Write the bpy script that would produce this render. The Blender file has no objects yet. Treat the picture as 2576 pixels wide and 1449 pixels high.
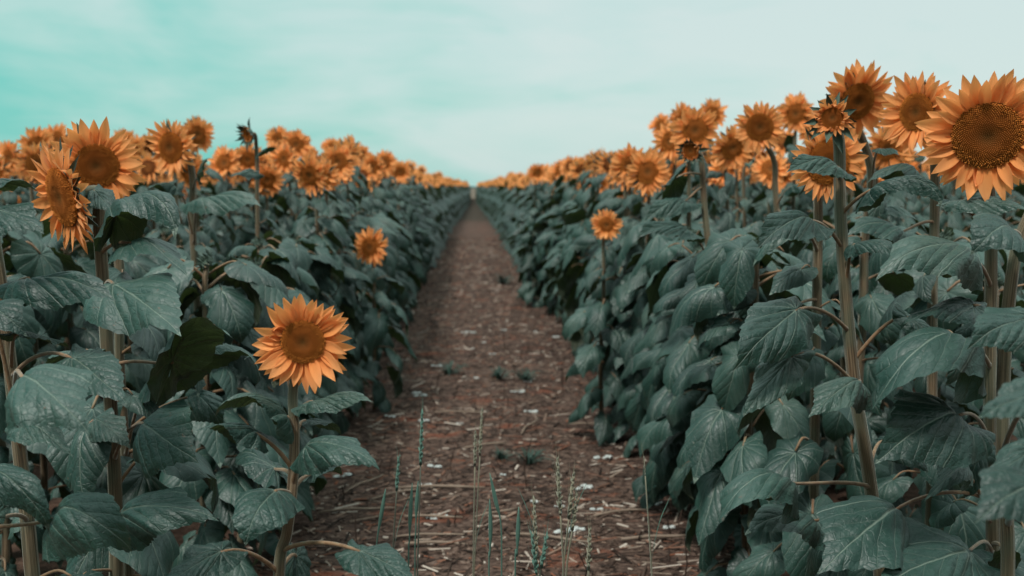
import bpy, math, random
import numpy as np
from mathutils import Matrix, Vector

SC = bpy.context.scene
COL = SC.collection
RAD = math.radians
rng = np.random.default_rng(7)
rnd = random.Random(11)

# ------------------------------------------------------------------ camera
F = 2504.0; CX, CY = 1288.0, 724.5           # focal length and centre in 2576 px wide photo units
PITCH = math.atan2(256, F); YAW = math.atan2(98, F)
cam_d = bpy.data.cameras.new('camera'); cam = bpy.data.objects.new('camera', cam_d); COL.objects.link(cam)
cam_d.sensor_width = 36; cam_d.lens = F / 2576 * 36
cam_d.clip_start = 0.05; cam_d.clip_end = 4000
cam.location = (0, 0, 1.5)
cam.rotation_euler = (math.pi / 2 - PITCH, 0, -YAW)
cam_d.dof.use_dof = True; cam_d.dof.focus_distance = 2.3; cam_d.dof.aperture_fstop = 3.3
SC.camera = cam
CR = cam.rotation_euler.to_matrix()

def at(px, py, d):
    """the point d metres down the path (world Y) seen at photo position px, py"""
    v = CR @ Vector(((px - CX) / F, -(py - CY) / F, -1))
    v *= d / v.y
    return Vector((v.x, v.y, v.z + 1.5))

# ------------------------------------------------------------------ node helpers
class NT:
    def __init__(s, name):
        s.m = bpy.data.materials.new(name); s.m.use_nodes = True
        s.t = s.m.node_tree; s.t.nodes.clear()
    def n(s, typ, **k):
        nd = s.t.nodes.new(typ)
        for a, v in k.items(): setattr(nd, a, v)
        return nd
    def l(s, a, b): s.t.links.new(a, b)
    def put(s, sock, v):
        if isinstance(v, (int, float)): sock.default_value = v
        elif isinstance(v, (tuple, list)):
            sock.default_value = tuple(v) if len(v) == len(sock.default_value) else tuple(v) + (1,)
        else: s.l(v, sock)
    def M(s, op, a, b=0.0, c=0.0, clamp=False):
        nd = s.n('ShaderNodeMath', operation=op, use_clamp=clamp)
        s.put(nd.inputs[0], a); s.put(nd.inputs[1], b); s.put(nd.inputs[2], c)
        return nd.outputs[0]
    def mix(s, f, a, b, mode='MIX'):
        nd = s.n('ShaderNodeMix', data_type='RGBA', blend_type=mode)
        s.put(nd.inputs[0], f); s.put(nd.inputs[6], a); s.put(nd.inputs[7], b)
        return nd.outputs[2]
    def ramp(s, f, stops, interp='LINEAR'):
        nd = s.n('ShaderNodeValToRGB'); cr = nd.color_ramp; cr.interpolation = interp
        while len(cr.elements) < len(stops): cr.elements.new(0.5)
        for e, (p, c) in zip(cr.elements, stops):
            e.position = p; e.color = tuple(c) + (1,) if len(c) == 3 else c
        s.put(nd.inputs[0], f)
        return nd.outputs[0]
    def step(s, v, a, b):
        nd = s.n('ShaderNodeMapRange', interpolation_type='SMOOTHSTEP')
        s.put(nd.inputs[0], v); s.put(nd.inputs[1], a); s.put(nd.inputs[2], b)
        return nd.outputs[0]
    def noise(s, vec, scale, detail=3, rough=.55, dist=0, dims='3D', col=False):
        nd = s.n('ShaderNodeTexNoise', noise_dimensions=dims)
        if vec is not None: s.l(vec, nd.inputs['Vector'])
        nd.inputs['Scale'].default_value = scale; nd.inputs['Detail'].default_value = detail
        nd.inputs['Roughness'].default_value = rough; nd.inputs['Distortion'].default_value = dist
        return nd.outputs['Color' if col else 'Fac']
    def mapping(s, vec, scale=(1, 1, 1), loc=None):
        nd = s.n('ShaderNodeMapping'); s.l(vec, nd.inputs[0]); nd.inputs['Scale'].default_value = scale
        if loc is not None: s.put(nd.inputs['Location'], loc)
        return nd.outputs[0]
    def bump(s, h, dist, strength=1.0):
        nd = s.n('ShaderNodeBump'); s.put(nd.inputs['Height'], h)
        nd.inputs['Distance'].default_value = dist; nd.inputs['Strength'].default_value = strength
        return nd.outputs[0]
    def out(s, sh):
        o = s.n('ShaderNodeOutputMaterial'); s.l(sh, o.inputs[0]); return s.m
    def princ(s, col, rough=.6, spec=.3, bump=None, sheen=0, sheen_tint=(1, 1, 1), sheen_rough=.4):
        p = s.n('ShaderNodeBsdfPrincipled'); s.put(p.inputs['Base Color'], col); s.put(p.inputs['Roughness'], rough)
        s.put(p.inputs['Specular IOR Level'], spec)
        p.inputs['Sheen Weight'].default_value = sheen
        p.inputs['Sheen Tint'].default_value = tuple(sheen_tint) + (1,)
        p.inputs['Sheen Roughness'].default_value = sheen_rough
        if bump is not None: s.l(bump, p.inputs['Normal'])
        return p.outputs[0]

def world_rand(k):
    """object random value"""
    return k.n('ShaderNodeObjectInfo').outputs['Random']

# ------------------------------------------------------------------ materials
def mat_leaf():
    k = NT('leaf_green')
    tc = k.n('ShaderNodeTexCoord'); uv = tc.outputs['UV']
    sp = k.n('ShaderNodeSeparateXYZ'); k.l(uv, sp.inputs[0])
    # small wander so the veins are not ruled lines
    wn = k.n('ShaderNodeSeparateXYZ'); k.l(k.noise(uv, 5, 2, col=True), wn.inputs[0])
    x = k.M('ADD', sp.outputs[0], k.M('MULTIPLY', k.M('SUBTRACT', wn.outputs[0], .5), .05))
    y = k.M('ADD', sp.outputs[1], k.M('MULTIPLY', k.M('SUBTRACT', wn.outputs[1], .5), .04))
    ay = k.M('ABSOLUTE', y)
    side = k.M('GREATER_THAN', y, 0.0)
    s = k.M('SUBTRACT', x, k.M('ADD', k.M('MULTIPLY', ay, 1.15), k.M('MULTIPLY', k.M('MULTIPLY', ay, ay), .7)))
    s2 = k.M('ADD', s, k.M('MULTIPLY', side, .05))
    per = .19
    fr = k.M('ABSOLUTE', k.M('SUBTRACT', k.M('FRACT', k.M('ADD', k.M('DIVIDE', s2, per), .5)), .5))
    dl = k.M('MULTIPLY', fr, per)
    pos = k.M('GREATER_THAN', s, -.05)
    ang = k.M('ARCTAN2', ay, x)
    r = k.M('SQRT', k.M('ADD', k.M('MULTIPLY', x, x), k.M('MULTIPLY', y, y)))
    fa = k.M('ABSOLUTE', k.M('SUBTRACT', k.M('FRACT', k.M('ADD', k.M('DIVIDE', ang, .52), .35)), .5))
    da = k.M('MULTIPLY', k.M('MULTIPLY', fa, .52), r)
    dist = k.M('ADD', k.M('MULTIPLY', dl, pos), k.M('MULTIPLY', da, k.M('SUBTRACT', 1.0, pos)))
    wid = k.M('MULTIPLY', k.M('SUBTRACT', 1.15, r), .010)
    v1 = k.M('SUBTRACT', 1.0, k.step(dist, k.M('MULTIPLY', wid, .25), wid))
    v0 = k.M('MULTIPLY', k.M('SUBTRACT', 1.0, k.step(ay, .003, k.M('MULTIPLY', k.M('SUBTRACT', 1.1, x), .021))), k.M('GREATER_THAN', x, 0.0))
    vm = k.M('SUBTRACT', 1.0, k.step(k.M('ABSOLUTE', s), .004, .014))
    vein = k.M('MAXIMUM', k.M('MAXIMUM', k.M('MULTIPLY', v1, .5), v0), k.M('MULTIPLY', vm, .85), clamp=True)
    # fine net of veinlets
    vo = k.n('ShaderNodeTexVoronoi', feature='DISTANCE_TO_EDGE'); k.l(uv, vo.inputs['Vector']); vo.inputs['Scale'].default_value = 17
    net = k.step(vo.outputs['Distance'], .0, .09)
    pill = k.M('MINIMUM', k.M('POWER', k.M('MULTIPLY', k.M('MINIMUM', dist, k.M('ABSOLUTE', y)), 14.0), .5), 1.0)
    orand = world_rand(k)
    ob = k.n('ShaderNodeVectorMath', operation='ADD'); k.l(tc.outputs['Object'], ob.inputs[0])
    cmb = k.n('ShaderNodeCombineXYZ'); k.put(cmb.inputs[0], k.M('MULTIPLY', orand, 37.0)); k.put(cmb.inputs[1], k.M('MULTIPLY', orand, 11.0))
    k.l(cmb.outputs[0], ob.inputs[1])
    n1 = k.noise(ob.outputs[0], 9, 3)
    n2 = k.noise(ob.outputs[0], 60, 3)
    base = k.ramp(k.M('ADD', k.M('MULTIPLY', orand, .5), k.M('MULTIPLY', n1, .6)),
                  [(.12, (.002, .017, .012)), (.45, (.007, .034, .025)), (.7, (.018, .053, .040)), (.98, (.055, .087, .068))])
    base = k.mix(k.M('MULTIPLY', k.M('SUBTRACT', 1.0, net), .18), base, (.010, .034, .027))
    base = k.mix(k.M('MULTIPLY', vein, .60), base, (.17, .22, .175))
    # scorched and eaten patches
    spot = k.M('MULTIPLY', k.step(k.noise(ob.outputs[0], 14, 4, .7), .665, .71), k.step(orand, .35, .6))
    base = k.mix(spot, base, (.085, .055, .035))
    speck = k.step(k.noise(ob.outputs[0], 190, 1), .77, .80)
    base = k.mix(k.M('MULTIPLY', speck, .7), base, (.35, .36, .28))
    under = k.mix(k.M('MULTIPLY', vein, .5), (.030, .038, .017), (.16, .10, .05))
    under = k.mix(k.M('MULTIPLY', n1, .6), under, (.030, .060, .045))
    geo = k.n('ShaderNodeNewGeometry')
    col = k.mix(geo.outputs['Backfacing'], base, under)
    big = k.noise(ob.outputs[0], 11, 2, .5)
    h = k.M('ADD', k.M('ADD', k.M('MULTIPLY', pill, .38), k.M('MULTIPLY', big, 1.1)), k.M('ADD', k.M('MULTIPLY', net, .1), k.M('MULTIPLY', n2, .12)))
    h = k.M('SUBTRACT', h, k.M('MULTIPLY', vein, .15))
    bp = k.bump(h, .006, .85)
    p = k.princ(col, k.M('ADD', .40, k.M('MULTIPLY', n2, .2)), .55, bp, sheen=.02, sheen_tint=(.8, 1, .95), sheen_rough=.4)
    tr = k.n('ShaderNodeBsdfTranslucent'); k.put(tr.inputs[0], k.mix(vein, (.055, .085, .02), (.03, .04, .02))); k.l(bp, tr.inputs['Normal'])
    mx = k.n('ShaderNodeMixShader'); mx.inputs[0].default_value = .14; k.l(p, mx.inputs[1]); k.l(tr.outputs[0], mx.inputs[2])
    return k.out(mx.outputs[0])

def mat_petal():
    k = NT('petal_orange')
    tc = k.n('ShaderNodeTexCoord'); uv = tc.outputs['UV']
    sp = k.n('ShaderNodeSeparateXYZ'); k.l(uv, sp.inputs[0])
    st = k.noise(k.mapping(uv, (1.2, 9, 1)), 3, 3, .6)
    orand = world_rand(k)
    c = k.ramp(sp.outputs[0], [(0, (.82, .24, .05)), (.25, (.98, .39, .12)), (.8, (1, .44, .17)), (1, (.98, .38, .12))])
    c = k.mix(k.M('MULTIPLY', k.step(st, .42, .7), .32), c, (.82, .25, .05))
    c = k.mix(k.M('MULTIPLY', orand, .22), c, (.86, .27, .06))
    w = k.n('ShaderNodeTexWave', wave_type='BANDS', bands_direction='Y'); k.l(uv, w.inputs[0])
    w.inputs['Scale'].default_value = 2.6; w.inputs['Distortion'].default_value = .6
    bp = k.bump(k.M('ADD', w.outputs['Fac'], k.M('MULTIPLY', st, .6)), .0010, .7)
    p = k.princ(c, .6, .2, bp, sheen=.08)
    tr = k.n('ShaderNodeBsdfTranslucent'); k.put(tr.inputs[0], (1, .40, .12))
    mx = k.n('ShaderNodeMixShader'); mx.inputs[0].default_value = .34; k.l(p, mx.inputs[1]); k.l(tr.outputs[0], mx.inputs[2])
    return k.out(mx.outputs[0])

def mat_disc():
    k = NT('seed_disc_brown')
    tc = k.n('ShaderNodeTexCoord'); uv = tc.outputs['UV']
    sp = k.n('ShaderNodeSeparateXYZ'); k.l(uv, sp.inputs[0])
    c = k.ramp(sp.outputs[0], [(0, (.10, .045, .010)), (.25, (.20, .062, .012)), (.5, (.28, .08, .013)),
                               (.72, (.22, .062, .010)), (1, (.30, .09, .014))])
    tip = k.ramp(sp.outputs[0], [(0, (.20, .09, .02)), (.3, (.34, .11, .02)), (.6, (.42, .13, .02)), (1, (.72, .25, .045))])
    c = k.mix(k.M('MULTIPLY', k.step(sp.outputs[1], .3, .95), .85), c, tip)
    nz = k.noise(tc.outputs['Object'], 90, 2)
    c = k.mix(k.M('MULTIPLY', k.step(nz, .45, .75), .4), c, (.06, .018, .005))
    return k.out(k.princ(c, .8, .15))

def mat_disc_far():
    k = NT('seed_disc_soft')
    tc = k.n('ShaderNodeTexCoord'); uv = tc.outputs['UV']
    sp = k.n('ShaderNodeSeparateXYZ'); k.l(uv, sp.inputs[0])
    c = k.ramp(sp.outputs[0], [(0, (.15, .055, .012)), (.3, (.19, .055, .010)), (.62, (.10, .025, .004)), (1, (.13, .033, .006))])
    nz = k.noise(tc.outputs['Object'], 220, 2)
    c = k.mix(k.M('MULTIPLY', k.step(nz, .5, .7), .5), c, (.42, .15, .03))
    return k.out(k.princ(c, .8, .15, k.bump(nz, .003)))

def mat_stem():
    k = NT('stem_fuzzy')
    tc = k.n('ShaderNodeTexCoord'); uv = tc.outputs['UV']
    st = k.noise(k.mapping(uv, (14, 1.2, 1)), 1.0, 3, .6)
    n = k.noise(tc.outputs['Object'], 8, 2)
    c = k.ramp(st, [(.34, (.040, .024, .013)), (.5, (.115, .075, .043)), (.68, (.22, .165, .105))])
    c = k.mix(k.M('MULTIPLY', k.step(n, .36, .64), .6), c, (.075, .095, .062))
    hz = k.noise(tc.outputs['Object'], 420, 2)
    bp = k.bump(k.M('ADD', k.M('MULTIPLY', st, 1.0), k.M('MULTIPLY', hz, .5)), .002, .9)
    return k.out(k.princ(c, .62, .2, bp, sheen=.28, sheen_tint=(.95, 1, .93), sheen_rough=.35))

def mat_petiole():
    k = NT('petiole_tan')
    tc = k.n('ShaderNodeTexCoord')
    n = k.noise(tc.outputs['Object'], 14, 2)
    c = k.ramp(n, [(.3, (.10, .060, .030)), (.55, (.19, .115, .062)), (.75, (.14, .13, .08))])
    c = k.mix(k.M('MULTIPLY', world_rand(k), .2), c, (.20, .085, .045))
    return k.out(k.princ(c, .55, .25, None, sheen=.25, sheen_tint=(.9, 1, .95)))

def mat_green(name, c1, c2, sheen=.25):
    k = NT(name)
    tc = k.n('ShaderNodeTexCoord')
    n = k.noise(tc.outputs['Object'], 30, 3)
    c = k.mix(n, c1, c2)
    return k.out(k.princ(c, .6, .25, k.bump(n, .002), sheen=sheen, sheen_tint=(.8, 1, .95)))

def mat_ground():
    k = NT('soil')
    g = k.n('ShaderNodeNewGeometry').outputs['Position']
    sp = k.n('ShaderNodeSeparateXYZ'); k.l(g, sp.inputs[0])
    a = k.noise(g, 22, 5, .65); b = k.noise(g, 1.4, 3)
    c = k.ramp(a, [(.3, (.022, .014, .010)), (.55, (.06, .036, .026)), (.75, (.13, .085, .062))])
    c = k.mix(k.step(b, .5, .7), c, (.05, .025, .016), 'MIX')
    # beyond the crop: dry tan stubble fields in long bands
    f = k.noise(k.mapping(g, (.004, .03, 1)), 1, 3)
    tan = k.ramp(f, [(.35, (.10, .075, .055)), (.5, (.12, .088, .066)), (.65, (.06, .075, .058))])
    c = k.mix(k.step(sp.outputs[1], 120, 124), c, tan)
    return k.out(k.princ(c, .95, .1, k.bump(a, .02)))

def mat_path():
    k = NT('path_mulch')
    g = k.n('ShaderNodeNewGeometry').outputs['Position']
    sp = k.n('ShaderNodeSeparateXYZ'); k.l(g, sp.inputs[0])
    a = k.noise(k.mapping(g, (16, 42, 10)), 1, 5, .7, .6)
    b = k.noise(g, 34, 4, .65)
    big = k.noise(g, .9, 3, .6)
    ab = k.M('ADD', k.M('MULTIPLY', a, .6), k.M('MULTIPLY', b, .4))
    c = k.ramp(ab, [(.36, (.010, .0065, .005)), (.46, (.042, .026, .020)), (.56, (.105, .068, .052)), (.68, (.24, .18, .145))])
    red = k.M('MULTIPLY', k.step(k.noise(k.mapping(g, (1.6, 3.6, 1)), 1, 4, .65), .56, .66), .6)
    c = k.mix(red, c, k.mix(b, (.06, .016, .009), (.26, .078, .038)))
    c = k.mix(k.M('MULTIPLY', k.step(big, .45, .7), .35), c, (.05, .030, .024))
    # the far weedy stretch of the path, with the closed foliage's shade painted in
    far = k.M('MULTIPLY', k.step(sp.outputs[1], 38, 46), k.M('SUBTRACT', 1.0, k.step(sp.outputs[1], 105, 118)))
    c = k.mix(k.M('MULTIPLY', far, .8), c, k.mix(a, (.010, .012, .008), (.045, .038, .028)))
    return k.out(k.princ(c, .93, .12, k.bump(ab, .03, .9)))

def mat_litter():
    k = NT('straw_litter_tones')
    tc = k.n('ShaderNodeTexCoord'); sp = k.n('ShaderNodeSeparateXYZ'); k.l(tc.outputs['UV'], sp.inputs[0])
    c = k.ramp(sp.outputs[0], [(0, (.012, .008, .006)), (.35, (.045, .028, .021)), (.62, (.085, .056, .042)),
                               (.72, (.15, .055, .030)), (.86, (.20, .15, .115)), (1, (.38, .33, .28))])
    return k.out(k.princ(c, .85, .15))

def mat_plain(name, c1, c2, scale=20, rough=.8):
    k = NT(name); tc = k.n('ShaderNodeTexCoord')
    n = k.noise(tc.outputs['Object'], scale, 3)
    return k.out(k.princ(k.mix(n, c1, c2), rough, .15, k.bump(n, .004)))

LEAF = mat_leaf(); PETAL = mat_petal(); DISC = mat_disc(); DISCF = mat_disc_far(); STEM = mat_stem(); PETI = mat_petiole()
SEPAL = mat_green('bract_green', (.022, .050, .038), (.085, .12, .085))
GRASS = mat_green('grass_green', (.03, .085, .065), (.08, .14, .11), .1)
EAR = mat_green('ear_straw', (.06, .08, .058), (.20, .165, .11), .25)
STALK = mat_green('grass_stalk', (.035, .045, .033), (.075, .075, .055), .1)
DRY = mat_plain('dry_stalk_tan', (.10, .07, .052), (.25, .195, .15))
PEB = mat_plain('pale_crumb', (.20, .22, .21), (.50, .53, .51), 60)
WEED = mat_green('weed_green', (.008, .025, .018), (.022, .05, .037), .1)
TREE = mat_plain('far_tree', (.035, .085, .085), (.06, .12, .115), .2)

# ------------------------------------------------------------------ mesh building
class MB:
    def __init__(s): s.v = []; s.f = []; s.m = []; s.uv = []; s.n = 0
    def add(s, v, f, mat=0, uv=None, M=None):
        v = np.asarray(v, float)
        if M is not None:
            A = np.array(M)
            v = v @ A[:3, :3].T + A[:3, 3]
        s.v.append(v); n = len(v)
        s.uv.append(np.zeros((n, 2)) if uv is None else np.asarray(uv, float))
        for q in f: s.f.append(tuple(i + s.n for i in q))
        s.m += [mat] * len(f); s.n += n
        return s
    def mesh(s, name, mats, smooth=True):
        me = bpy.data.meshes.new(name)
        V = np.concatenate(s.v); U = np.concatenate(s.uv)
        me.from_pydata(V.tolist(), [], s.f)
        for m in mats: me.materials.append(m)
        if len(mats) > 1: me.polygons.foreach_set('material_index', np.array(s.m, dtype=np.int32))
        me.polygons.foreach_set('use_smooth', np.full(len(me.polygons), smooth))
        uvl = me.uv_layers.new(name='uv')
        li = np.zeros(len(me.loops), dtype=np.int32); me.loops.foreach_get('vertex_index', li)
        uvl.data.foreach_set('uv', U[li].astype(np.float32).ravel())
        me.update()
        return me

def link(name, data, parent=None, M=None):
    o = bpy.data.objects.new(name, data); COL.objects.link(o)
    if parent is not None: o.parent = parent
    if M is not None: o.matrix_basis = M
    return o

def tag(o, label=None, cat=None, group=None, kind=None):
    if label: o['label'] = label
    if cat: o['category'] = cat
    if group: o['group'] = group
    if kind: o['kind'] = kind
    return o

def spline(P, n):
    P = [Vector(p) for p in P]
    Q = [P[0] * 2 - P[1]] + P + [P[-1] * 2 - P[-2]]
    out = []
    for i in range(1, len(Q) - 2):
        a, b, c, d = Q[i - 1:i + 3]
        for j in range(n):
            t = j / n
            out.append(.5 * ((2 * b) + (c - a) * t + (2 * a - 5 * b + 4 * c - d) * t * t + (3 * b - a - 3 * c + d) * t ** 3))
    out.append(P[-1]); return out

def tube(P, R, sides=8, ribs=0, rib=.07, cap=True):
    P = np.array([tuple(p) for p in P]); n = len(P)
    T = np.gradient(P, axis=0); T /= np.linalg.norm(T, axis=1)[:, None] + 1e-12
    u = np.cross(T[0], (0.31, .95, .07)); u /= np.linalg.norm(u)
    V = []; U = []; L = 0
    a = np.arange(sides) / sides * 2 * math.pi
    for i in range(n):
        if i: L += np.linalg.norm(P[i] - P[i - 1])
        u = u - T[i] * np.dot(u, T[i]); u /= np.linalg.norm(u); w = np.cross(T[i], u)
        r = R[i] * (1 + rib * np.cos(ribs * a)) if ribs else np.full(sides, R[i])
        V.append(P[i] + r[:, None] * (np.cos(a)[:, None] * u + np.sin(a)[:, None] * w))
        U.append(np.stack([np.abs(a / math.pi - 1), np.full(sides, L * 4)], 1))
    V = np.concatenate(V); U = np.concatenate(U)
    f = [(i * sides + j, i * sides + (j + 1) % sides, (i + 1) * sides + (j + 1) % sides, (i + 1) * sides + j)
         for i in range(n - 1) for j in range(sides)]
    if cap: f += [tuple(range(sides))[::-1], tuple((n - 1) * sides + j for j in range(sides))]
    return V, f, U

# ------------------------------------------------------------------ leaf blade
TH = np.radians([0, 4, 10, 20, 40, 60, 80, 100, 120, 140, 155, 168, 180])
RR = np.array([1.0, .91, .83, .745, .635, .56, .505, .465, .44, .42, .37, .27, .13])
def vein_d(x, y):
    ay = np.abs(y); s = x - 1.15 * ay - .7 * ay * ay + .05 * (y > 0)
    fr = np.abs(((s / .19 + .5) % 1) - .5) * .19
    r = np.hypot(x, y); fa = np.abs(((np.arctan2(ay, x) / .52 + .35) % 1) - .5) * .52 * r
    return np.minimum(np.where(s > -.05, fr, fa), ay)

def blade(nr, na, kappa, fold, rip, seed, twist=0., quilt=.038, serr=.018, wid=.85):
    """heart-shaped blade, petiole joint at the origin, tip towards +X, upper side +Z, length about 1"""
    g = np.random.default_rng(seed)
    th = (np.arange(na) / na * 2 - 1) * math.pi
    # more angles near the tip
    th = th * (.55 + .45 * (np.abs(th) / math.pi) ** .8)  / 1.0
    rb = np.interp(np.abs(th), TH, RR) * (1 + .03 * np.sin(th * 3 + g.uniform(0, 6)) + .02 * np.sin(th * 7 + g.uniform(0, 6)))
    ser = 1 + serr * np.where(np.arange(na) % 2 == 0, 1, -1) * g.uniform(.4, 1.3, na) * (np.abs(th) > .05)
    ring = (np.arange(1, nr + 1) / nr) ** .85
    R = ring[:, None] * rb[None] * np.where(np.arange(1, nr + 1)[:, None] == nr, ser[None], 1)
    X = np.concatenate([[0], (R * np.cos(th)).ravel()]); Y = np.concatenate([[0], (R * np.sin(th) * wid).ravel()])
    t = np.concatenate([[0], np.repeat(ring, na)]); TT = np.concatenate([[0], np.tile(th, nr)])
    ay = np.abs(Y)
    q = quilt * (1 - .75 * t ** 2) * np.minimum(np.sqrt(vein_d(X, Y / wid) * 14), 1)
    e = rip * t ** 3 * (np.sin(TT * 5 + g.uniform(0, 6)) + .6 * np.sin(TT * 9 + g.uniform(0, 6)) + .4 * np.sin(TT * 15 + g.uniform(0, 6)))
    q = q + .030 * np.sin(X * 7 + g.uniform(0, 6)) * np.sin(Y * 8 + g.uniform(0, 6)) + .014 * np.sin(X * 3 - ay * 15 + g.uniform(0, 6)) * np.minimum(ay * 5, 1)
    asym = g.uniform(-.25, .25)
    fl = fold * (1 + asym * np.sign(Y))
    # fold the two halves down round the midrib on an arc
    cur = fl * 1.7
    cs = np.where(np.abs(cur) < 1e-3, 1e-3, cur)
    aa = cs * ay
    Yb = np.sign(Y) * np.sin(aa) / cs; Zb = -(1 - np.cos(aa)) / cs
    Zb = Zb + (q + e) * np.cos(aa); Yb = Yb + np.sign(Y) * (q + e) * np.sin(aa)
    tw = twist * X
    Yb, Zb = Yb * np.cos(tw) - Zb * np.sin(tw), Yb * np.sin(tw) + Zb * np.cos(tw)
    # bend along the midrib, stronger near the tip
    xs = np.linspace(-.6, 1.05, 160); ang = -kappa * (xs + .35 * np.clip(xs, 0, 2) ** 3)
    cxx = np.concatenate([[0], np.cumsum(np.cos((ang[1:] + ang[:-1]) / 2)) * (xs[1] - xs[0])]); cz = np.concatenate([[0], np.cumsum(np.sin((ang[1:] + ang[:-1]) / 2)) * (xs[1] - xs[0])])
    cxx -= np.interp(0, xs, cxx); cz -= np.interp(0, xs, cz)
    A = np.interp(X, xs, ang)
    PX = np.interp(X, xs, cxx) - np.sin(A) * Zb; PZ = np.interp(X, xs, cz) + np.cos(A) * Zb
    V = np.stack([PX, Yb, PZ], 1); UV = np.stack([X, Y / wid], 1)
    f = [(0, 1 + j, 1 + j + 1) for j in range(na - 1)]
    f += [(1 + i * na + j, 1 + (i + 1) * na + j, 1 + (i + 1) * na + j + 1, 1 + i * na + j + 1) for i in range(nr - 1) for j in range(na - 1)]
    tip = np.array([np.interp(rb.max(), xs, cxx), 0, np.interp(rb.max(), xs, cz)])
    wmax = np.ptp(Yb)
    return V, f, UV, tip, wmax

HI = []
for i in range(12):
    kap = [.5, .9, 1.3, 1.7, .7, 1.1][i % 6]; fo = [1.1, 1.5, .9, 1.3, 1.8, .6][(i * 5) % 6]
    V, f, UV, tip, wm = blade(14, 72, kap, fo, .03, 100 + i, twist=[.35, -.4, 0, .5, -.2, .1][i % 6], wid=[.76, .88, .68, .8][i % 4], quilt=.020, serr=.019)
    HI.append((MB().add(V, f, 0, UV).mesh('blade', [LEAF]), tip, wm))

def petiole_pts(l, rise, drop, n=7):
    """from the stem out and up, arching over to the joint"""
    return spline([(0, 0, 0), (l * .3, 0, rise * .55), (l * .68, 0, rise * .98), (l, 0, rise - drop)], n // 3 + 1)

def leaf_parts(V, f, UV, L, pl, rise, drop, pitch, roll, sides):
    P = petiole_pts(pl, rise, drop)
    R = np.linspace(.0048, .0028, len(P)) * (L / .2)
    M = Matrix.Translation(P[-1]) @ Matrix.Rotation(pitch, 4, 'Y') @ Matrix.Rotation(roll, 4, 'X') @ Matrix.Scale(L, 4)
    return (tube(P, R, sides), M)

def leaf_mesh(seed, nr, na, sides, name='leaf', L=.2):
    g = random.Random(seed)
    V, f, UV, tip, wm = blade(nr, na, g.uniform(.6, 1.5), g.uniform(.9, 2.0), .035, seed, twist=g.uniform(-.5, .5), serr=.018 if na > 30 else .02, quilt=.024 if na > 20 else .014, wid=g.uniform(.62, .84))
    (tv, tf, tu), M = leaf_parts(V, f, UV, L, g.uniform(.09, .15), g.uniform(.03, .09), g.uniform(0, .03), RAD(g.uniform(0, 44)), RAD(g.uniform(-32, 32)), sides)
    b = MB().add(V, f, 0, UV, M).add(tv, tf, 1, tu)
    return b
LEAF_MID = [leaf_mesh(300 + i, 8, 36, 6).mesh('leaf', [LEAF, PETI]) for i in range(14)]
LEAF_LOW = [leaf_mesh(400 + i, 4, 16, 3) for i in range(10)]

# ------------------------------------------------------------------ flower heads (unit: disc radius 1, face +Z)
def petal_geo(nu, nv, W, L, bend, twist, cup, seed, r0=.88, inward=0.):
    g = np.random.default_rng(seed)
    u = np.linspace(0, 1, nu + 1); v = np.linspace(-1, 1, nv + 1)
    w = W * (.5 + .5 * np.sin(np.clip(u * 1.9, 0, 1) * math.pi / 2)) * (1 - u ** 2.3) ** .9
    w[-1] = W * .02
    X = r0 + u * L
    ang = bend * (u - .15) + inward * u * u + .12 * np.sin(u * 5 + g.uniform(0, 6))
    du = L / nu
    px = r0 + np.concatenate([[0], np.cumsum(np.cos((ang[1:] + ang[:-1]) / 2)) * du])
    pz = np.concatenate([[0], np.cumsum(np.sin((ang[1:] + ang[:-1]) / 2)) * du])
    Vv = []; Uu = []
    side = g.uniform(-.12, .12)
    for i in range(nu + 1):
        tw = twist * u[i]
        y = v * w[i]; z = cup * w[i] * (v * v - .4) + .035 * np.cos(v * 3 * math.pi) * w[i] / W * (.4 if nv > 3 else 0)
        y, z = y * math.cos(tw) - z * math.sin(tw), y * math.sin(tw) + z * math.cos(tw)
        y = y + side * u[i] ** 2 * L
        a = ang[i]
        Vv.append(np.stack([px[i] - math.sin(a) * z, y, pz[i] + math.cos(a) * z], 1))
        Uu.append(np.stack([np.full(nv + 1, u[i]), v], 1))
    n1 = nv + 1
    f = [(i * n1 + j, (i + 1) * n1 + j, (i + 1) * n1 + j + 1, i * n1 + j + 1) for i in range(nu) for j in range(nv)]
    return np.concatenate(Vv), f, np.concatenate(Uu)

def petal_rand(nu, nv, seed, kind='open'):
    g = random.Random(seed)
    if kind == 'open':
        a = (nu, nv, g.uniform(*((.18, .26) if nu > 6 else (.21, .31))), g.uniform(.9, 1.16), g.uniform(-.35, .55), g.uniform(-.5, .5), g.uniform(.2, .8))
        return petal_geo(*a, seed)
    return petal_geo(nu, nv, g.uniform(.15, .24), g.uniform(.5, .85), g.uniform(.5, 1.2), g.uniform(-1.2, 1.2), g.uniform(.5, 1.4), seed, inward=g.uniform(.2, 1.6))

PET_HI = [MB().add(*(lambda t: (t[0], t[1], 0, t[2]))(petal_rand(10, 6, 500 + i))).mesh('petal', [PETAL]) for i in range(14)]
PET_CURL = [MB().add(*(lambda t: (t[0], t[1], 0, t[2]))(petal_rand(10, 6, 540 + i, 'curl'))).mesh('petal', [PETAL]) for i in range(10)]

def dome_z(r): return .20 * (1 - r ** 2.4) - .10 * np.exp(-(r / .32) ** 2)

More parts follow.
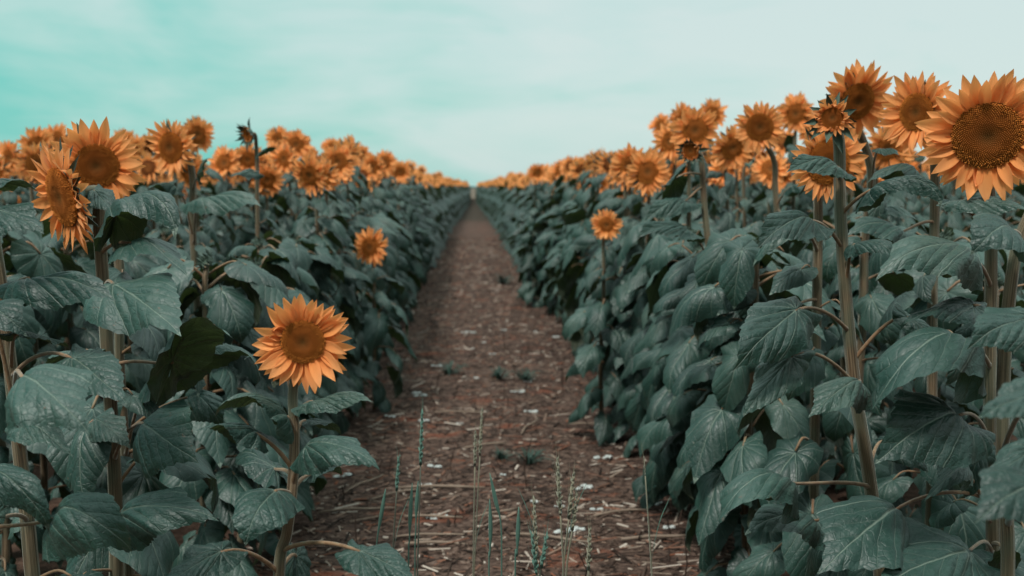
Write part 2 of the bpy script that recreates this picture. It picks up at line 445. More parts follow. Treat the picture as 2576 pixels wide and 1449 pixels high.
def disc_geo(nf, seed, nring=8, na=28, out=None):
    """domed disc with spiral florets"""
    b = MB() if out is None else out
    r = np.linspace(0, 1, nring + 1)[1:]; a = np.arange(na) / na * 2 * math.pi
    V = [(0, 0, dome_z(0))]; U = [(0, 0)]
    for q in r:
        V += [(q * math.cos(t), q * math.sin(t), dome_z(q)) for t in a]; U += [(q, 0)] * na
    f = [(0, 1 + j, 1 + (j + 1) % na) for j in range(na)]
    f += [(1 + i * na + j, 1 + (i + 1) * na + j, 1 + (i + 1) * na + (j + 1) % na, 1 + i * na + (j + 1) % na) for i in range(nring - 1) for j in range(na)]
    b.add(V, f, 0, U)
    if nf:
        g = np.random.default_rng(seed); i = np.arange(nf)
        rr = ((i + .5) / nf) ** .5 * .99; aa = i * 2.399963
        hh = np.where(rr > .72, g.uniform(.035, .085, nf), np.where(rr > .4, .045, .028)) * g.uniform(.8, 1.2, nf)
        bs = np.where(rr > .72, .021, .019) * (1 + .25 * rr) * (800 / nf) ** .5
        V = []; U = []; F_ = []
        for k in range(nf):
            R_, A_ = rr[k], aa[k]; c, s_ = math.cos(A_), math.sin(A_)
            z = dome_z(R_); lean = .25 * R_ + g.uniform(-.15, .15); l2 = g.uniform(-.2, .2)
            h, q = hh[k], bs[k]
            for dx, dy in ((-q, -q), (q, -q), (q, q), (-q, q)):
                V.append((c * (R_ + dx) - s_ * dy, s_ * (R_ + dx) + c * dy, z - .02)); U.append((R_, 0))
            for dx, dy in ((-q, -q), (q, -q), (q, q), (-q, q)):
                V.append((c * (R_ + dx * .55 + lean * h) - s_ * (dy * .55 + l2 * h), s_ * (R_ + dx * .55 + lean * h) + c * (dy * .55 + l2 * h), z + h)); U.append((R_, 1))
            o = k * 8
            F_ += [(o, o + 1, o + 5, o + 4), (o + 1, o + 2, o + 6, o + 5), (o + 2, o + 3, o + 7, o + 6), (o + 3, o, o + 4, o + 7), (o + 4, o + 5, o + 6, o + 7)]
        b.add(V, F_, 0, U)
    return b
DISC_HI = [disc_geo(n, 60 + n).mesh('disc', [DISC], False) for n in (1150, 1900)]
DISC_MID = disc_geo(260, 3, 6, 22).mesh('disc', [DISC], False)

def recept_geo(b, mat, na=20, sc=1.0):
    prof = [(1.02, .02), (1.0, -.1), (.85, -.28), (.6, -.42), (.32, -.52), (.17, -.72), (.12, -.95)]
    V = []; 
    for r, z in prof: V += [(r * sc * math.cos(i / na * 6.28319), r * sc * math.sin(i / na * 6.28319), z * sc) for i in range(na)]
    f = [(i * na + j, (i + 1) * na + j, (i + 1) * na + (j + 1) % na, i * na + (j + 1) % na) for i in range(len(prof) - 1) for j in range(na)]
    f = [q[::-1] for q in f]
    b.add(V, f, mat)
RECEPT = MB(); recept_geo(RECEPT, 0, 24); RECEPT = RECEPT.mesh('flower_head', [SEPAL])

def bract_geo(seed, nu=6, back=True, big=1.0):
    """pointed green bract behind the rays"""
    g = random.Random(seed)
    V, f, U = petal_geo(nu, 4, g.uniform(.15, .21) * big, g.uniform(.7, 1.1) * big, g.uniform(-1.2, .6), g.uniform(-.6, .6), g.uniform(.3, 1.), seed, r0=.86)
    # long drawn-out point
    V = V.copy(); t = U[:, 0]; V[:, 1] *= np.where(t > .45, 1 - .72 * (t - .45) / .55 * (1.6 - t), 1)
    V[:, 2] -= .10
    return V, f, U
BRACTS = [MB().add(*(lambda t: (t[0], t[1], 0, t[2]))(bract_geo(600 + i))).mesh('bract', [SEPAL]) for i in range(8)]

def rz(a): return Matrix.Rotation(a, 4, 'Z')
def ry(a): return Matrix.Rotation(a, 4, 'Y')

def petals_ring(b, mat, n, nu, nv, seed, kind='open', droop=0.):
    g = random.Random(seed)
    for i in range(n):
        V, f, U = petal_rand(nu, nv, seed * 97 + i, kind)
        a = (i + g.uniform(-.35, .35)) / n * 2 * math.pi
        lift = g.uniform(-.05, .45) if i % 2 else g.uniform(-.3, .1)
        b.add(V, f, mat, U, rz(a) @ Matrix.Translation((0, 0, -.03 if i % 2 else -.06)) @ ry(-lift) @ Matrix.Scale(g.uniform(.85, 1.1), 4))
    return b
def bract_ring(b, mat, n, seed, nu=4):
    for i in range(n):
        V, f, U = bract_geo(seed + i, nu)
        b.add(V, f, mat, U, rz((i + rnd.uniform(-.3, .3)) / n * 6.283) @ Matrix.Translation((0, 0, -.04)))

# medium heads: receptacle with bracts / petals / disc
MID_HEAD = []; MID_PET = []
for i in range(6):
    b = MB(); recept_geo(b, 0, 16); bract_ring(b, 0, 12, 700 + 20 * i); MID_HEAD.append(b.mesh('flower_head', [SEPAL]))
    b = petals_ring(MB(), 0, 36, 5, 3, 20 + i); MID_PET.append(b.mesh('petals', [PETAL]))
BUD = MB(); recept_geo(BUD, 0, 12)
for i in range(20):
    V, f, U = bract_geo(820 + i, 4)
    BUD.add(V, f, 0, U, rz(i / 20 * 6.283 + (i % 2) * .1) @ Matrix.Translation((.84, 0, 0)) @ ry(-1.1 - .5 * (i % 2)) @ Matrix.Translation((-.84, 0, 0)))
BUD = BUD.mesh('flower_bud', [SEPAL])
LOW_HEAD = []
for i in range(6):
    b = MB(); recept_geo(b, 0, 8); bract_ring(b, 0, 7, 900 + 20 * i, 2); petals_ring(b, 1, 26, 3, 2, 40 + i); disc_geo(0, 1, 3, 12, b)
    b.m[-36:] = [2] * 36
    b.v[-1][:, 2] += .01
    LOW_HEAD.append(b)
LOW_HEAD_ME = [b.mesh('flower_head', [SEPAL, PETAL, DISCF]) for b in LOW_HEAD]

def face_matrix(center, yaw, pitch, scale, spin=0.):
    """yaw 0 faces back along the path towards the camera (-Y), positive turns to +X; pitch positive nods down"""
    y, p = RAD(yaw), RAD(pitch)
    n = Vector((math.sin(y) * math.cos(p), -math.cos(y) * math.cos(p), -math.sin(p)))
    return Matrix.Translation(center) @ n.to_track_quat('Z', 'Y').to_matrix().to_4x4() @ rz(spin) @ Matrix.Scale(scale, 4), n

# ------------------------------------------------------------------ hero plants
HERO_BASES = []
def local(root, M): return Matrix.Translation(-root.location) @ M

def world_mesh(name, geo, mats, parent, pm):
    """a mesh given in world coordinates under a parent whose world matrix is pm"""
    V, f, U = geo
    inv = np.array(pm.inverted())
    V = V @ inv[:3, :3].T + inv[:3, 3]
    return link(name, MB().add(V, f, 0, U).mesh(name, mats), parent)

HK = 1.18
def hero_head(root, c, yaw, pitch, R, kind='open', seed=1, npet=34, plen=1.0, nbr=12, skip=None, coil=0):
    M, n = face_matrix(c, yaw, pitch, R, seed * 1.3)
    h = link('flower_head', RECEPT, root, local(root, M))
    g = random.Random(seed)
    link('disc', DISC_HI[seed % 2], h)
    lib = PET_HI if kind == 'open' else PET_CURL
    npet = int(npet * HK)
    for i in range(npet):
        a = (i + g.uniform(-.38, .38)) / npet * 2 * math.pi
        lift = g.uniform(.0, .5) if i % 2 else g.uniform(-.3, .12)
        if kind == 'bud': lift += .75
        k = lib
        if kind == 'half':
            lift = g.uniform(-.1, 1.15)
            if g.random() < .55: k = PET_HI
        if kind == 'open' and g.random() < .07: k = PET_CURL
        s = g.uniform(.88, 1.1) * plen
        B = rz(a) @ Matrix.Translation((0, 0, -.02 if i % 2 else -.06)) @ Matrix.Translation((.88, 0, 0)) @ ry(-lift) @ Matrix.Diagonal((s, s * g.uniform(.9, 1.15), s, 1)) @ Matrix.Translation((-.88, 0, 0))
        link('petal', k[g.randrange(len(k))], h, B)
    for i in range(nbr):
        a = (i + g.uniform(-.4, .4)) / nbr * 2 * math.pi
        s = g.uniform(.8, 1.25) * (1.9 if kind == 'half' else 1.35 if kind == 'bud' else 1)
        B = rz(a) @ Matrix.Translation((0, 0, -.05)) @ Matrix.Translation((.86, 0, 0)) @ ry((-.9 if kind == 'bud' else -.35 if kind == 'half' else .1) + g.uniform(-.5, .5)) @ Matrix.Scale(s, 4) @ Matrix.Translation((-.86, 0, 0))
        link('bract', BRACTS[g.randrange(8)], h, B)
    return n

def hero_stem(root, pts, r0, r1, head=None):
    P = spline(pts, 6); R = np.linspace(r0, r1, len(P))
    V, f, U = tube(P, R, 20, 6, .09)
    o = link('stem', MB().add(V - np.array(root.location), f, 0, U).mesh('stem', [STEM]), root)
    return P

def hero_leaf(root, attach, base, tip, wr=None, hint=(0, -.5, 1), v=None, pr=.0042, bow=.35):
    """attach, base, tip: world points; wr: width as a share of the length"""
    v = HI[(len(COL.objects) * 7) % 12 if v is None else v]
    me, tl, wm = v
    A, B, T = Vector(attach), Vector(base), Vector(tip)
    d = T - B; s = d.length / float(np.linalg.norm(tl))
    e1 = Vector(tl).normalized(); e2 = Vector((0, 1, 0)); e3 = e1.cross(e2)
    f1 = d.normalized(); h = Vector((hint[0], hint[1] * (.55 if hint[1] > -1.55 else 1), hint[2])).normalized(); f2 = h.cross(f1).normalized(); f3 = f1.cross(f2)
    E = Matrix((e1, e2, e3)).transposed(); Fm = Matrix((f1, f2, f3)).transposed()
    sy = s if wr is None else .75 * wr * d.length / wm
    R3 = Fm @ E.transposed() @ Matrix.Diagonal((s, sy, s))
    M = Matrix.Translation(B) @ R3.to_4x4()
    lf = link('leaf', me, root, local(root, M))
    # petiole: leaves the stem upwards, arches into the blade
    l = (B - A).length
    xin = (M.to_3x3() @ Vector((1, 0, 0))).normalized()
    out = (B - A).normalized()
    P1 = A + (out * .8 + Vector((0, 0, bow))) * l * .38
    P2 = B - (xin * .6 + out * .5 - Vector((0, 0, bow * .8))) * l * .30
    P = []
    for i in range(11):
        t = i / 10; P.append(A * (1 - t) ** 3 + P1 * 3 * t * (1 - t) ** 2 + P2 * 3 * t * t * (1 - t) + B * t ** 3)
    Rr = np.linspace(pr * 1.25, pr * .8, 11); Rr[0] *= 1.5
    world_mesh('petiole', tube(P, Rr, 10), [PETI], lf, M)
    return lf

def rand_leaves(root, P, H, n, lo, hi, side=None, g=None, Lr=(.70, 1.10), meshes=None, az0=None):
    """leaves up a stem; P: polyline of the stem in world coordinates"""
    g = g or rnd; meshes = meshes or LEAF_MID
    a0 = g.uniform(0, 6.28) if az0 is None else az0
    zs = np.array([p.z for p in P]); xs = np.array([p.x for p in P]); ys = np.array([p.y for p in P]); o = np.argsort(zs)
    for i in range(n):
        t = (i + g.uniform(.2, .8)) / n
        z = lo + (hi - lo) * t
        p = Vector((float(np.interp(z, zs[o], xs[o])), float(np.interp(z, zs[o], ys[o])), z))
        az = a0 + i * 2.4 + g.uniform(-.35, .35)
        if side is not None:       # lean towards the light over the path and the camera
            dxy = Vector((math.cos(az), math.sin(az))) + Vector(side) * g.uniform(.6, 2.2)
            az = math.atan2(dxy.y, dxy.x)
        L = g.uniform(*Lr) * (1.05 + .25 * math.sin(t * 3.0) - .45 * max(0, t - .6) / .4)
        M = Matrix.Translation(p) @ rz(az) @ Matrix.Rotation(g.uniform(-.25, .25), 4, 'X') @ ry(g.uniform(-.15, .25) + .25 * (1 - t)) @ Matrix.Scale(L, 4)
        link('leaf', meshes[g.randrange(len(meshes))], root, local(root, M))

def hero(label, stem, head=None, leaves=(), rnd_leaves=None, r=(.014, .010), name='sunflower', ground=True, group=None, side=None, seed=0, neck=True):
    """stem: [(px, py, d)...] top to bottom; head: (px, py, d, yaw, pitch, R, opts)"""
    pts = [at(*s) for s in stem]
    b = pts[-1].copy()
    if ground:
        pts.append(Vector((b.x + rnd.uniform(-.02, .02), b.y + rnd.uniform(-.02, .02), b.z * .45)))
        pts.append(Vector((b.x, b.y, -.02)))
    base = Vector((pts[-1].x, pts[-1].y, 0))
    root = link(name, None); root.location = base; root.empty_display_size = .1
    tag(root, label, 'sunflower plant', group)
    HERO_BASES.append((base.x, base.y))
    if head:
        px, py, d, yaw, pitch, R, opt = head
        c = at(px, py, d)
        n = hero_head(root, c, yaw, pitch, R, seed=seed, **opt)
        back = c - n * R * .8
        if neck:
            pts = [back + n * R * .15, back - n * R * .45 + Vector((0, 0, -.01))] + pts
    P = hero_stem(root, pts, r[1], r[0])
    for L in leaves:
        a, bb, t = at(*L[0]), at(*L[1]), at(*L[2]); kw = L[3] if len(L) > 3 else {}
        # start the petiole on the stem itself
        q = min(P, key=lambda p: (p - a).length)
        q2 = [p for p in P if abs(p.z - a.z) < .05] or [q]
        q = min(q2, key=lambda p: abs(p.z - a.z))
        a = Vector((q.x, q.y, a.z)) if abs(q.z - a.z) < .06 else a
        hero_leaf(root, a, bb, t, **kw)
    if rnd_leaves:
        n, lo, hi = rnd_leaves
        rand_leaves(root, P, None, n, lo, hi, side, random.Random(900 + seed))
    return root

U = dict(hint=(0, -.9, 1)); FRONT = dict(hint=(0, -2.2, 1)); UNDER = dict(hint=(0, .55, 1)); FLAT = dict(hint=(0, -.25, 1))
#HEROES#
hero('lone knee-high-leaved sunflower with a round orange bloom standing out into the dirt path',
     [(738, 975, 2.02), (741, 1100, 2.01), (735, 1230, 2.0), (722, 1340, 2.0), (702, 1449, 2.0)],
     (762, 860, 1.99, 3, 4, .0445, dict(npet=44, plen=1.34, nbr=8)),
     [((752, 1058, 2.0), (786, 1010, 1.98), (940, 1012, 1.90), dict(hint=(0, -.35, 1), wr=.5, v=0)),
      ((735, 1100, 2.0), (722, 1048, 1.97), (548, 1052, 1.90), dict(hint=(0, -.45, 1), wr=.5, v=3)),
      ((725, 1185, 2.0), (642, 1090, 1.95), (478, 1092, 1.88), dict(hint=(0, -.2, 1), wr=.5, v=5)),
      ((742, 1105, 2.0), (768, 1058, 2.06), (860, 1098, 2.1), dict(hint=(0, .15, 1), wr=.6, v=1)),
      ((745, 1220, 2.0), (775, 1125, 1.93), (952, 1185, 1.84), dict(hint=(0, -1.0, 1), wr=.72, v=8)),
      ((730, 1245, 2.0), (692, 1236, 1.92), (612, 1378, 1.80), dict(hint=(0, -1.6, .9), wr=1.22, v=2, bow=.2)),
      ((728, 1385, 2.0), (905, 1388, 1.92), (1042, 1465, 1.86), dict(hint=(.2, -1.1, 1), wr=1.0, v=6)),
      ((700, 1440, 2.0), (555, 1390, 1.9), (408, 1490, 1.82), dict(hint=(0, -1.3, 1), wr=1.0, v=10)),
      ((715, 1190, 2.03), (690, 1180, 2.1), (590, 1155, 2.25), dict(hint=(0, .8, 1), wr=.7, v=4)),
      ((748, 1225, 2.03), (790, 1190, 2.1), (862, 1195, 2.16), dict(hint=(0, .6, 1), wr=.7, v=7)),
      ((735, 970, 2.05), (715, 930, 2.06), (690, 980, 2.06), dict(hint=(0, 1.2, 1), wr=.7, v=9)),
      ((735, 990, 2.06), (700, 905, 2.1), (612, 905, 2.08), dict(hint=(0, .4, 1), wr=.5, v=11)),
      ((706, 1440, 2.0), (745, 1400, 2.08), (760, 1500, 2.1), dict(hint=(0, -1.2, .6), wr=.8, v=3))],
     (4, .15, .5), (.0125, .0085), seed=2)

# ---- the row beside the path, west side
hero('tall sunflower whose stem rises past the edge of the picture beside wide drooping leaves',
     [(-22, 560, 2.25), (0, 700, 2.25), (18, 850, 2.25), (30, 960, 2.25), (52, 1160, 2.25), (68, 1300, 2.25), (82, 1449, 2.25)],
     None,
     [((12, 790, 2.2), (72, 700, 2.12), (292, 757, 1.98), dict(hint=(0, -.9, 1), wr=.58, v=0)),
      ((5, 830, 2.2), (-30, 775, 2.1), (72, 848, 2.0), dict(hint=(-.4, -1.2, 1), wr=.85, v=2)),
      ((20, 940, 2.2), (55, 838, 2.15), (170, 880, 2.25), dict(hint=(0, .2, 1), wr=.8, v=6)),
      ((35, 1030, 2.2), (60, 955, 1.75), (222, 1095, 1.62), dict(hint=(-.25, -1.0, 1), wr=.95, v=8)),
      ((25, 960, 2.2), (185, 905, 2.05), (318, 1022, 1.95), dict(hint=(-.2, -1.0, 1), wr=.95, v=10)),
      ((38, 1090, 2.2), (60, 1065, 2.0), (182, 1150, 1.95), dict(hint=(0, -1.1, 1), wr=.8, v=1)),
      ((68, 1330, 2.2), (-20, 1305, 2.0), (60, 1210, 2.0), dict(hint=(0, -1.4, 1), wr=.8, v=4)),
      ((60, 1190, 2.2), (-20, 470, 2.1), (105, 490, 2.05), dict(hint=(0, -.2, 1), wr=.6, v=7)),
      ((5, 640, 2.2), (-45, 550, 2.1), (112, 590, 2.0), dict(hint=(0, -1.0, 1), wr=.7, v=5))],
     (6, .2, .75), (.0165, .0125), side=(.5, -.5), seed=11)
hero('sunflower stem with a long level leaf stalk crossing in front of the row',
     [(-160, 1100, 2.0), (-150, 1300, 2.0), (-150, 1449, 2.0)], None,
     [((-150, 1345, 2.0), (130, 1305, 1.9), (342, 1398, 1.78), dict(hint=(-.1, -1.1, 1), wr=.75, v=9, bow=.1)),
      ((-155, 1200, 2.0), (-30, 1180, 1.9), (120, 1330, 1.85), dict(hint=(0, -1.1, 1), wr=.7, v=3))],
     (4, .15, .9), (.016, .012), side=(.5, -.2), seed=12)
hero('sunflower bloom turned aside in profile on a thick stem in front of a bigger bloom',
     [(248, 545, 2.62), (258, 700, 2.62), (268, 860, 2.62), (280, 1050, 2.62), (290, 1250, 2.62), (292, 1449, 2.62)],
     (158, 496, 2.55, -45, 12, .076, dict(npet=40, plen=.95, nbr=16)),
     [((262, 590, 2.62), (292, 542, 2.5), (437, 605, 2.35), dict(hint=(0, .02, 1), wr=.62, v=3)),
      ((262, 640, 2.62), (330, 612, 2.5), (474, 700, 2.35), dict(hint=(0, -1, 1), wr=.75, v=1)),
      ((265, 740, 2.62), (290, 720, 2.4), (462, 852, 2.15), dict(hint=(-.2, -1.3, 1), wr=.8, v=6)),
      ((250, 520, 2.62), (238, 480, 2.58), (292, 545, 2.5), dict(hint=(-.4, -1.3, 1), wr=.75, v=4)),
      ((285, 970, 2.62), (215, 880, 2.55), (110, 925, 2.6), dict(hint=(0, .5, 1), wr=.7, v=0)),
      ((290, 1160, 2.62), (365, 1068, 2.35), (500, 1165, 2.2), dict(hint=(-.25, -1.7, 1), wr=1.15, v=5)),
      ((288, 1330, 2.62), (310, 1298, 2.2), (548, 1315, 2.1), dict(hint=(0, -1.5, 1), wr=.72, v=8)),
      ((285, 1080, 2.62), (240, 1060, 2.5), (330, 1130, 2.4), dict(hint=(-.3, -1, 1), wr=.8, v=11)),
      ((275, 930, 2.62), (435, 912, 2.45), (590, 850, 2.2), dict(hint=(0, -.15, 1), wr=.55, v=7))],
     (7, .2, 1.0), (.0185, .0145), side=(.5, -.5), seed=4)
hero('broad sunflower bloom facing the path directly behind the profile bloom',
     [(298, 640, 2.9), (300, 900, 2.9), (318, 1200, 2.9), (325, 1449, 2.9)],
     (243, 418, 2.82, 14, 2, .060, dict(npet=38, plen=1.22, nbr=12)),
     [((318, 1150, 2.9), (420, 930, 2.6), (672, 945, 2.5), dict(hint=(0, .62, 1), wr=.62, v=2)),
      ((310, 1100, 2.9), (470, 1000, 2.8), (560, 1085, 2.7), dict(hint=(0, -.8, 1), wr=.8, v=9))],
     (9, .2, 1.28), (.015, .012), side=(.5, -.5), seed=7)
hero('sunflower with its bloom half hidden against the sky and an upright bare upper stem',
     [(484, 440, 4.25), (484, 560, 4.25), (492, 700, 4.25), (500, 850, 4.25)],
     (430, 371, 4.15, -26, 4, .064, dict(npet=32, plen=1.0, nbr=10)),
     [((486, 480, 4.2), (500, 440, 4.1), (530, 400, 4.0), dict(hint=(-1, -.8, .6), wr=.7)),
      ((490, 620, 4.2), (510, 500, 4.0), (660, 520, 3.8), dict(hint=(0, -.8, 1), wr=.55, v=0)),
      ((488, 600, 4.2), (440, 470, 4.1), (360, 480, 4.0), dict(hint=(0, -.6, 1), wr=.5, v=5))],
     (12, .25, 1.35), (.015, .012), side=(.5, -.5), seed=6)
hero('dark closed sunflower bud with hooked bracts held above the orange blooms',
     [(645, 372, 4.9), (647, 420, 4.9), (647, 500, 4.9), (650, 640, 4.9)],
     (624, 338, 4.85, -40, 10, .034, dict(npet=20, plen=.7, nbr=22, kind='bud')),
     [((646, 440, 4.9), (640, 432, 4.8), (578, 446, 4.65), dict(hint=(0, -1.6, 1), wr=.6, v=0)),
      ((646, 400, 4.9), (655, 385, 4.85), (700, 378, 4.8), dict(hint=(0, -.2, 1), wr=.5))],
     (10, .25, 1.35), (.012, .008), side=(.5, -.5), seed=5)

# ---- the row beside the path, east side
hero('largest sunflower bloom, round and broad-faced, cut by the picture edge',
     [(2492, 560, 2.32), (2492, 760, 2.32), (2490, 1000, 2.32), (2496, 1449, 2.32)],
     (2484, 342, 2.2, -24, 14, .0745, dict(npet=46, plen=1.02, nbr=8)),
     [((2490, 600, 2.3), (2420, 505, 2.25), (2600, 540, 2.15), dict(hint=(0, -1.2, 1), wr=.7, v=6)),
      ((2480, 725, 2.3), (2428, 640, 2.15), (2205, 712, 2.02), dict(hint=(0, -1.0, 1), wr=.62, v=8)),
      ((2482, 860, 2.3), (2450, 768, 2.15), (2272, 815, 2.05), dict(hint=(0, -.9, 1), wr=.62, v=0)),
      ((2485, 930, 2.3), (2420, 868, 2.1), (2165, 1030, 1.92), dict(hint=(.2, -1.2, 1), wr=.75, v=9)),
      ((2490, 1135, 2.3), (2412, 1045, 2.05), (2198, 1168, 1.9), dict(hint=(.2, -1.2, 1), wr=.95, v=1)),
      ((2490, 1270, 2.3), (2250, 1285, 2.1), (2055, 1445, 1.92), dict(hint=(.2, -1.5, 1), wr=.95, v=5)),
      ((2495, 1330, 2.3), (2425, 1170, 2.2), (2330, 1260, 2.1), dict(hint=(.3, -1.2, 1), wr=.7, v=3)),
      ((2495, 1400, 2.3), (2430, 1392, 2.05), (2200, 1490, 1.9), dict(hint=(.1, -1.2, 1), wr=1.0, v=10))],
     (6, .2, .9), (.0155, .012), side=(-.5, -.5), seed=8)
hero('thick hooked sunflower stem leaning out of the picture over blurred near leaves',
     [(2600, 520, 2.02), (2566, 600, 2.02), (2545, 700, 2.02), (2527, 900, 2.02), (2523, 1150, 2.02), (2535, 1449, 2.02)], None,
     [((2550, 600, 2.0), (2545, 580, 1.95), (2438, 640, 1.85), dict(hint=(.3, -1.3, 1), wr=1.1, v=2)),
      ((2530, 850, 2.0), (2600, 800, 1.8), (2432, 880, 1.7), dict(hint=(.2, -1.0, 1), wr=.8, v=4)),
      ((2524, 1150, 2.0), (2640, 980, 1.35), (2462, 1058, 1.3), dict(hint=(.2, -1.0, 1), wr=.8, v=6)),
      ((2530, 1330, 2.0), (2640, 1215, 1.35), (2452, 1318, 1.28), dict(hint=(.2, -1.1, 1), wr=.95, v=8)),
      ((2528, 1230, 2.0), (2600, 1130, 1.5), (2470, 1230, 1.45), dict(hint=(.2, -1.1, 1), wr=.7, v=0))],
     (4, .2, .7), (.0145, .011), seed=13)
hero('half-opened sunflower bud with curled petals and spiky bracts on a tall slender stem',
     [(2111, 362, 2.38), (2113, 500, 2.37), (2120, 640, 2.36), (2135, 830, 2.35), (2155, 1010, 2.35), (2185, 1190, 2.35), (2215, 1449, 2.35)],
     (2094, 297, 2.33, -26, -2, .0265, dict(npet=38, plen=1.0, nbr=14, kind='half')),
     [((2112, 455, 2.37), (2106, 420, 2.3), (1978, 436, 2.22), dict(hint=(0, -.75, 1), wr=.6, v=1)),
      ((2118, 545, 2.36), (2190, 478, 2.3), (2358, 525, 2.22), dict(hint=(0, -.4, 1), wr=.5, v=3)),
      ((2118, 625, 2.36), (2040, 555, 2.25), (1905, 625, 2.12), dict(hint=(.2, -.8, 1), wr=.7, v=7)),
      ((2135, 835, 2.35), (2000, 783, 2.2), (1845, 932, 2.05), dict(hint=(.25, -1.4, 1), wr=.82, v=4)),
      ((2150, 970, 2.35), (1990, 900, 2.2), (1872, 1050, 2.1), dict(hint=(.25, -.8, 1), wr=.72, v=6)),
      ((2128, 720, 2.36), (2150, 615, 2.3), (2262, 660, 2.2), dict(hint=(-.2, -1.0, 1), wr=.75, v=2)),
      ((2152, 990, 2.35), (2160, 962, 2.2), (2032, 1052, 2.1), dict(hint=(.2, -1.2, 1), wr=.75, v=5)),
      ((2190, 1225, 2.35), (1975, 1212, 2.15), (1778, 1320, 2.0), dict(hint=(.1, -1.2, 1), wr=.72, v=9, bow=.15)),
      ((2200, 1320, 2.35), (2040, 1310, 2.3), (1870, 1345, 2.2), dict(hint=(0, -.9, 1), wr=.8, v=11)),
      ((2160, 910, 2.35), (2290, 800, 2.3), (2380, 900, 2.3), dict(hint=(-.2, -1, 1), wr=.8, v=0)),
      ((2185, 1180, 2.35), (2230, 1110, 2.45), (2330, 1190, 2.4), dict(hint=(0, -1.5, 1), wr=.9, v=8))],
     (4, .2, .6), (.0165, .0115), side=(-.4, -.4), seed=9)
hero('sunflower bloom partly covered by a green leaf, directly behind the spiky half-opened bud',
     [(2058, 520, 2.95), (2056, 700, 2.95), (2052, 900, 2.95)],
     (2083, 408, 2.85, 4, 4, .0645, dict(npet=36, plen=.86, nbr=8)),
     [((2056, 640, 2.9), (2010, 560, 2.8), (1900, 670, 2.7), dict(hint=(.2, -1.2, 1), wr=.8, v=3)),
      ((2054, 760, 2.9), (1985, 800, 2.8), (2080, 860, 2.7), dict(hint=(0, -1.5, 1), wr=1, v=7))],
     (10, .25, 1.25), (.0155, .012), side=(-.5, -.5), seed=14)
hero('sunflower bloom tilted up with narrow disc between the spiky bud and the largest bloom',
     [(2352, 420, 3.0), (2350, 600, 3.0), (2345, 800, 3.0)],
     (2306, 282, 2.9, -58, 2, .0555, dict(npet=40, plen=1.3, nbr=10)),
     [((2350, 500, 3.0), (2300, 432, 2.9), (2180, 462, 2.8), dict(hint=(0, -.7, 1), wr=.6, v=5)),
      ((2350, 560, 3.0), (2260, 585, 2.9), (2130, 600, 2.8), dict(hint=(0, -1, 1), wr=.7, v=8)),
      ((2350, 450, 3.0), (2400, 410, 3.0), (2330, 395, 3.1), dict(hint=(0, -.7, 1), wr=.6, v=2))],
     (10, .25, 1.3), (.0155, .012), side=(-.5, -.5), seed=15)
hero('highest sunflower bloom with long pointed petals and two petals folded over its disc',
     [(2190, 420, 3.35), (2175, 600, 3.35), (2170, 800, 3.35)],
     (2156, 255, 3.2, 12, 18, .060, dict(npet=34, plen=1.25, nbr=12)),
     [((2180, 480, 3.3), (2215, 375, 3.2), (2262, 392, 3.1), dict(hint=(0, -.5, 1), wr=.5, v=0)),
      ((2175, 560, 3.3), (2230, 520, 3.3), (2330, 585, 3.2), dict(hint=(0, -.8, 1), wr=.7, v=1))],
     (12, .25, 1.45), (.0155, .012), side=(-.5, -.5), seed=16)
hero('round sunflower bloom rising above its neighbours on a straight stem, dark brown disc',
     [(1946, 400, 4.5), (1950, 470, 4.5), (1955, 600, 4.5)],
     (1911, 320, 4.4, -8, 4, .061, dict(npet=32, plen=.98, nbr=8)),
     [((1950, 520, 4.5), (1990, 470, 4.4), (2060, 520, 4.3), dict(hint=(0, -.8, 1), wr=.6))],
     (14, .25, 1.45), (.014, .011), side=(-.5, -.5), seed=17)
hero('small opening sunflower bud with dark bracts on a tall bare slanting stem',
     [(1764, 400, 3.95), (1772, 520, 3.95), (1785, 640, 3.95), (1805, 790, 3.95)],
     (1738, 380, 3.9, -30, 6, .032, dict(npet=26, plen=.95, nbr=20, kind='bud')),
     [((1768, 470, 3.95), (1725, 505, 3.9), (1620, 560, 3.8), dict(hint=(.2, -.9, 1), wr=.6, v=1)),
      ((1768, 440, 3.95), (1700, 450, 3.9), (1690, 540, 3.9), dict(hint=(0, 1.5, 1), wr=.8, v=3)),
      ((1790, 690, 3.95), (1730, 580, 3.8), (1600, 600, 3.7), dict(hint=(.1, -.6, 1), wr=.5, v=7))],
     (12, .25, 1.3), (.015, .011), side=(-.5, -.5), seed=18)

# ---- medium plants ---------------------------------------------------------
def mid_stem(seed):
    g = random.Random(seed); a, b = g.uniform(-.03, .03), g.uniform(-.03, .03)
    P = [(0, 0, -.02), (a, b, .35), (a * .3, b * .6, .7), (a * .2, b * .2 + .015, .93), (0, 0, 1.0)]
    P = spline(P, 4); V, f, Uv = tube(P, np.linspace(.0145, .009, len(P)), 8)
    Uv[:, 1] *= 1.6
    return MB().add(V, f, 0, Uv)
MID_STEM = [mid_stem(i).mesh('stem', [STEM]) for i in range(5)]

